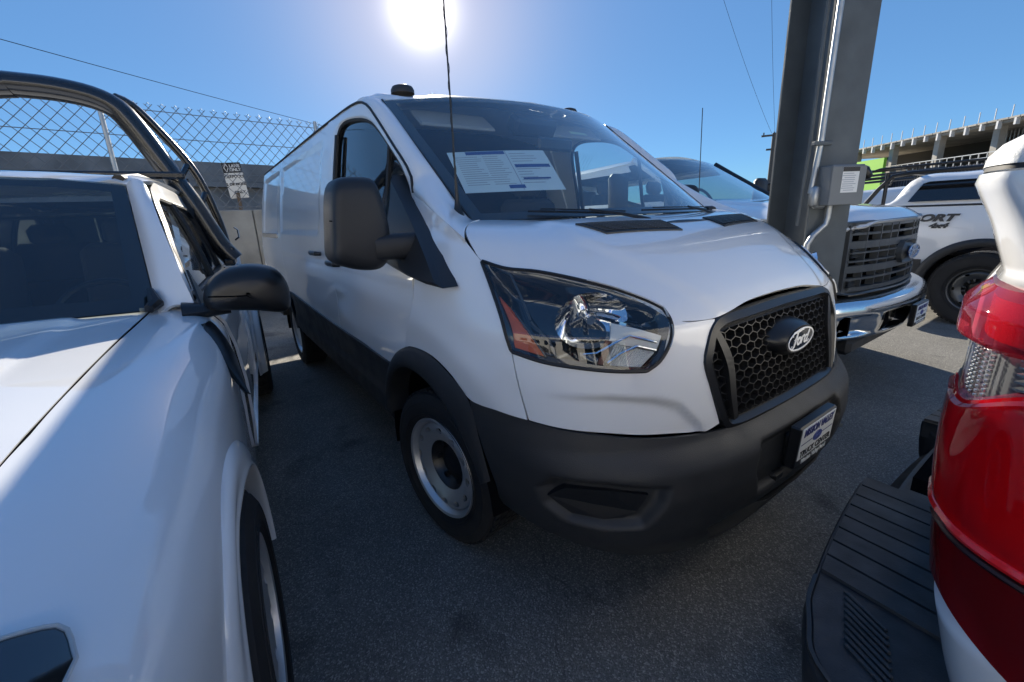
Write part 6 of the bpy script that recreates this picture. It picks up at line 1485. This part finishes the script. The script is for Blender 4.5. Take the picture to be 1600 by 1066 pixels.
mb = MB(); mb.tube([cb(.222 + .014 * math.cos(t), .08, 1.487 + .014 * math.sin(t)) for t in np.linspace(0, 2 * math.pi, 17)], .003, 6, cap=False); mb.build('lock_hasp', GALV, sbx, True)

# ================================================================== retaining wall, chain link fence, carpool sign
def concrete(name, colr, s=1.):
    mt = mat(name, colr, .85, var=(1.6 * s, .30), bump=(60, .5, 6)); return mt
CONC = concrete('weathered_concrete', (.33, .31, .27)); CONCD = concrete('dark_concrete_grey', (.22, .22, .215), .6)  # CONCD is a plain darker grey concrete for the overpass
AZ = math.radians(100); WE = Vector((math.cos(AZ), math.sin(AZ), 0)); WN = Vector((-WE.y, WE.x, 0)) * -1.0   # WN points towards the lot
W0 = Vector((-7.2, -.8, 0))
RW = Matrix(((WE.x, -WN.x, 0), (WE.y, -WN.y, 0), (0, 0, 1)))
wall = empty('retaining_wall', W0); tag(wall, 'low concrete retaining wall under the chain link fence', 'wall')
for k in range(7):
    a = -9.0 + 3.0 * k
    mb = MB(); mb.box(WE * (a + 1.5) - WN * .15 + Vector((0, 0, .86)), (2.985, .30, 1.72), RW, bev=.012); mb.build('wall_panel', CONC, wall)
fence = empty('chain_link_fence', tuple(W0 - WN * .15 + Vector((0, 0, 1.72)))); tag(fence, 'galvanised chain link fence standing on the concrete wall', 'fence')
WIREM = mat('fence_wire', (.20, .21, .22), .5, metal=.4)
FH, PD = 1.52, .165
mb = MB(); L0_, L1_ = -9.0, 9.0
n_w = int((L1_ - L0_) / PD) + 14
for sgn in (1, -1):
    for k in range(-14, n_w):
        a0 = L0_ + k * PD; a1 = a0 + sgn * FH * .90; lo, hi = 0., 1.
        aa, bb = (a0, a1) if sgn > 0 else (a0 + 0, a1)
        if max(aa, bb) < L0_ or min(aa, bb) > L1_: continue
        mb.tube([WE * aa + WN * .004 * sgn, WE * bb + WN * .004 * sgn + Vector((0, 0, FH))], .0045, 4, cap=False)
for k in range(int((L1_ - L0_) / (PD / 2))):     # twisted wire tips along the top
    a = L0_ + k * PD / 1.0
    if a > L1_: break
    mb.tube([WE * (a - .03) + Vector((0, 0, FH - .02)), WE * a + Vector((0, 0, FH + .022)), WE * (a + .03) + Vector((0, 0, FH - .02))], .0035, 4, cap=False)
o = mb.build('chain_link_mesh', WIREM, fence); o['kind'] = 'stuff'
for z in (.04, .55, 1.05, FH - .10):
    mb = MB(); mb.tube([WE * L0_ + Vector((0, 0, z)), WE * L1_ + Vector((0, 0, z + .03))], .006, 5); mb.build('tension_wire', WIREM, fence)
for a in (-7.6, -4.6, -1.63, 1.35, 4.3):
    mb = MB(); mb.tube([WE * a, WE * (a + .0) + Vector((0, 0, FH + .03))], .030, 8); mb.build('post', GALV, fence, True)
# sign on its post beyond the fence
sg = empty('road_sign', tuple(W0 - WN * 1.6 + WE * .24)); tag(sg, 'small white and black carpool sign on a post behind the fence', 'sign')
MS = frame_mat((0, 0, 0), tuple(-WE * -1), (0, 0, 1)); tl = Matrix.Rotation(math.radians(5), 4, 'Z')
def sgm(x, z, d): return frame_mat((0, 0, 2.33), WE, (0, 0, 1)) @ tl @ Matrix.Translation((x, z, d))
mb = MB(); mb.box((0, 0, 0), (.33, .66, .006), bev=.002); o = mb.build('sign_plate', mat('sign_white', (.62, .62, .60), .5), sg); o.data.transform(sgm(0, 0, 0))
mb = MB(); mb.box((0, .235, .0042), (.33, .19, .002)); o2 = mb.build('sign_header', LETTERBLK, sg); o2.data.transform(sgm(0, 0, 0))
SW = mat('sign_lettering_white', (.7, .7, .7), .5)
mb = MB(); ribbon(mb, [(-.10, .235 + .075, .006), (-.065, .235, .006), (-.10, .235 - .075, .006), (-.135, .235, .006), (-.10, .235 + .075, .006)], .014, .001, (0, 0, 1)); o3 = mb.build('diamond_mark', SW, sg); o3.data.transform(sgm(0, 0, 0))
text_mesh('sign_lettering', 'LANE', .075, SW, sg, sgm(.05, .265, .006), bold=.002); text_mesh('sign_lettering', 'ONLY', .075, SW, sg, sgm(.05, .195, .006), bold=.002)
text_mesh('sign_lettering', 'CARPOOLS', .068, LETTERBLK, sg, sgm(0, .07, .0045), bold=.002); text_mesh('sign_lettering', '2 OR MORE', .066, LETTERBLK, sg, sgm(0, -.07, .0045), bold=.003); text_mesh('sign_lettering', 'ONLY', .075, LETTERBLK, sg, sgm(.03, -.22, .0045), bold=.002)
mb = MB(); mb.box((.03, 0, 1.05), (.06, .06, 2.1)); mb.build('sign_post', mat('weathered_wood', (.10, .075, .055), .8), sg)

# ================================================================== raised road behind the fence
rd = empty('overpass', (-22, -3, 0)); tag(rd, 'long grey concrete overpass parapet behind the chain link fence', 'overpass')
A_ = Vector((2.6, -12.0, 0)); B_ = Vector((-3.5, 30.0, 0)); e_ = (B_ - A_).normalized(); n_ = Vector((e_.y, -e_.x, 0)); n_ = n_ if n_.x > 0 else -n_
RO = Matrix(((e_.x, n_.x, 0), (e_.y, n_.y, 0), (0, 0, 1))); LN = (B_ - A_).length; MID = (A_ + B_) / 2
SL = -.010
def osec(prof, name, m_):
    mb = MB(); L_ = [A_ + n_ * o + Vector((0, 0, z + .15)) for o, z in prof]; mb.prism(L_, e_ * LN + Vector((0, 0, SL * LN))); mb.build(name, m_, rd)
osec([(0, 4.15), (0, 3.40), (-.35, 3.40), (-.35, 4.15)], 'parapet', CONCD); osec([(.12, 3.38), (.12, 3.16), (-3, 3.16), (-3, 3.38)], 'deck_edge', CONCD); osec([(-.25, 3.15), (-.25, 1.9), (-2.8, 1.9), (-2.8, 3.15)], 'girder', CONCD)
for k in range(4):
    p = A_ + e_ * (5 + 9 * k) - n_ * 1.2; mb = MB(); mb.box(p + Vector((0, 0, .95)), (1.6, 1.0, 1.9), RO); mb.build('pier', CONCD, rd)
# rough bush seen at the far left over the cab
BUSHM = mat('dry_leaf_green', (.09, .10, .03), .7, var=(9, .4)); STEM = mat('twig_brown', (.08, .06, .04), .9)
bu = empty('shrub', tuple(W0 + WE * -3.55 - WN * 2.2)); tag(bu, 'small dry green shrub behind the fence above the left pickup', 'shrub')
mb = MB()
for k in range(700):
    c = Vector(rng.normal(0, .22, 3)) + Vector((0, 0, 2.45 + .12 * rng.normal())); R = Matrix.Rotation(rng.uniform(0, 6.3), 3, Vector(rng.normal(0, 1, 3)).normalized()); s_ = .03 + .03 * rng.random()
    mb.add([c + R @ Vector(v) for v in ((-s_, 0, 0), (0, s_ * .4, .005), (s_, 0, 0), (0, -s_ * .4, .005))], [(0, 1, 2, 3)])
mb.build('foliage', BUSHM, bu)['kind'] = 'stuff'
mb = MB()
for k in range(9): mb.tube([(0, 0, 0), (rng.normal(0, .08), rng.normal(0, .08), 1.3), (rng.normal(0, .2), rng.normal(0, .2), 2.5)], [.03, .02, .006], 5)
mb.build('stems', STEM, bu)['kind'] = 'stuff'

# ================================================================== wires and utility pole
def azel(az, el, d): a, e = math.radians(az), math.radians(el); return Vector((CAM_POS[0] + d * math.cos(a), CAM_POS[1] + d * math.sin(a), CAM_POS[2] + d * math.tan(e)))
def wire(p, q, sag, r, label):
    pts = [p.lerp(q, t) + Vector((0, 0, -sag * 4 * t * (1 - t))) for t in np.linspace(0, 1, 24)]
    mb = MB(); mb.tube(pts, r, 5); o = mb.build('overhead_wire', mat('wire_black', (.02, .02, .022), .6)); tag(o, label, 'wire')
wire(azel(-160, 16.5, 26), azel(150, 7.0, 60), .3, .016, 'thin overhead wire sloping down across the sky at upper left')
wire(azel(124, 27, 30), azel(115.3, 7.4, 41), .5, .010, 'faint overhead wire running down to the wooden pole')
wire(azel(117.2, 24.5, 30), azel(115.0, 7.4, 41.6), .4, .010, 'second faint overhead wire, left of the steel column')
up = empty('utility_pole', tuple(Vector((azel(115.05, 0, 41).x, azel(115.05, 0, 41).y, 0)))); tag(up, 'distant wooden utility pole with a crossarm left of the steel column', 'pole')
WOOD = mat('weathered_wood'); 
mb = MB(); mb.tube([(0, 0, 0), (0, 0, 6.75)], [.17, .13], 10); mb.build('pole_shaft', mat('pole_wood', (.13, .11, .09), .85), up, True)
for z in (6.6, 5.6):
    mb = MB(); mb.box((0, 0, z), (1.7 if z > 6 else .9, .12, .13), Matrix.Rotation(math.radians(28), 3, 'Z')); mb.build('crossarm', mat('pole_wood'), up)
for k in (-.7, .0, .7):
    mb = MB(); mb.lathe([(.001, .2), (.05, .18), (.06, .06), (.03, 0)], 8, 'z', (k * math.cos(math.radians(28)), k * math.sin(math.radians(28)), 6.66)); mb.build('insulator', mat('glaze_grey', (.3, .3, .3), .3), up)

# ================================================================== building under construction at the right
CB0 = Vector((-27.0, 73.4, 0)); CE = Vector((.768, -.64, 0)).normalized(); CNn = Vector((-.64, -.768, 0)).normalized(); CLEN = 56.0
RC = Matrix(((CE.x, CNn.x, 0), (CE.y, CNn.y, 0), (0, 0, 1)))
cbd = empty('unfinished_building', CB0); tag(cbd, 'long concrete building under construction with open storey and slatted parapet', 'building')
def cbox(name, a0, a1, n0, n1, z0, z1, m_, parent=None):
    mb = MB(); mb.box(CE * (a0 + a1) / 2 + CNn * (n0 + n1) / 2 + Vector((0, 0, (z0 + z1) / 2)), (a1 - a0, abs(n1 - n0), z1 - z0), RC); return mb.build(name, m_, parent or cbd)
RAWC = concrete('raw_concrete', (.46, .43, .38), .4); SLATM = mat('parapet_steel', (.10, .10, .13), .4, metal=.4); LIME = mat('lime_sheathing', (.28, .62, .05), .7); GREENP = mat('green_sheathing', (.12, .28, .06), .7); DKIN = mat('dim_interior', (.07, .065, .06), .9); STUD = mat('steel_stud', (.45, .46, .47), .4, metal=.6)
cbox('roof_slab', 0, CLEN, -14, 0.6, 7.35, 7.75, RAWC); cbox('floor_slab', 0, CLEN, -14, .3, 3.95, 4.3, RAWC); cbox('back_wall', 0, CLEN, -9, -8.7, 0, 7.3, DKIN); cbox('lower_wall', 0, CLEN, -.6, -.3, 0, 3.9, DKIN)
for k in range(10): cbox('column', 1.5 + 6 * k, 2.1 + 6 * k, -.7, -.1, 4.3, 7.35, RAWC)
for k in range(150): cbox('parapet_slat', .1 + .37 * k, .19 + .37 * k, .32, .42, 1.9, 4.35, SLATM)
cbox('parapet_back', 0, CLEN, .0, .2, 1.9, 4.3, mat('parapet_dark', (.035, .035, .05), .6))
cbox('guard_rail', 0, CLEN, .3, .38, 5.15, 5.22, STUD); cbox('guard_rail', 0, CLEN, .3, .38, 4.75, 4.8, STUD)
for k in range(70): cbox('guard_post', .3 + .8 * k, .37 + .8 * k, .3, .38, 4.3, 5.2, STUD)
for k in range(38): cbox('roof_stanchion', .7 + 1.47 * k, .76 + 1.47 * k, .2, .26, 7.75, 8.75, STUD)
for k in range(38): cbox('edge_bracket', .3 + 1.47 * k, .48 + 1.47 * k, .62, .95, 6.95 + .1 * (k % 2), 7.6, mat('bracket_white', (.7, .7, .7), .5))
for k in range(60): cbox('roof_edge_form', .2 + .92 * k, 1.02 + .92 * k, .62, .95, 7.58, 7.72, RAWC)
for a, b, m_ in ((24, 28, STUD), (34.2, 38, GREENP), (46, 50, GREENP)):
    if m_ is STUD:
        for k in range(26): cbox('wall_stud', a - 2 + .35 * k, a - 1.92 + .35 * k, -4.2, -4.1, 4.3, 7.3, STUD)
    else: cbox('sheathing_panel', a, b, -4.2, -4.0, 4.7, 7.3, m_)
cbox('sheathing_panel', 5.4, 15.2, 1.2, 1.5, .3, 6.1, LIME)
for k in range(4): cbox('scaffold_tower_rail', 1.2 + .35 * k, 1.26 + .35 * k, -2, -1.94, 7.75, 10.3, STUD)
# ================================================================== white building added behind the photographer for bounce light (seen only in reflections)
sb_ = empty('bounce_building', (14.5, -8.0, 0), math.radians(-30)); tag(sb_, 'long white building with blue band, added unseen behind the camera to bounce sunlight', 'building')
STUCCO = mat('white_stucco', (.78, .77, .74), .85, bump=(40, .3, 5))
def sbox(name, c, d, m_): mb = MB(); mb.box(c, d); return mb.build(name, m_, sb_)
sbox('wall', (2, 0, 3.6), (4, 46, 7.2), STUCCO); sbox('fascia_band', (-.25, 0, 6.4), (.5, 46, .9), mat('blue_band', (.03, .10, .36), .4)); sbox('canopy', (-1.3, 0, 4.0), (2.6, 18, .25), STUCCO)
for k in range(9):
    y = -18 + 4.5 * k; w = sbox('window', (-.02, y, 1.7), (.08, 3.0, 2.2), mat('dark_window', (.02, .025, .03), .05))
    mb = MB(); mb.box((-.07, y, 1.7), (.06, .07, 2.2)); mb.build('window_frame', STUCCO, w)
for y in (-8, 0, 8): sbox('canopy_post', (-2.4, y, 1.95), (.25, .25, 3.9), STUCCO)

for o_, g_ in ((lt, 'pickups parked in the lot'), (rt, 'pickups parked in the lot'), (f2, 'pickups parked in the lot'), (s4, 'pickups parked in the lot'), (rk, 'ladder racks on parked vehicles'), (r2, 'ladder racks on parked vehicles')): o_['group'] = g_
for o_ in bpy.data.objects:
    if o_.name.startswith('overhead_wire'): o_['group'] = 'overhead wires'
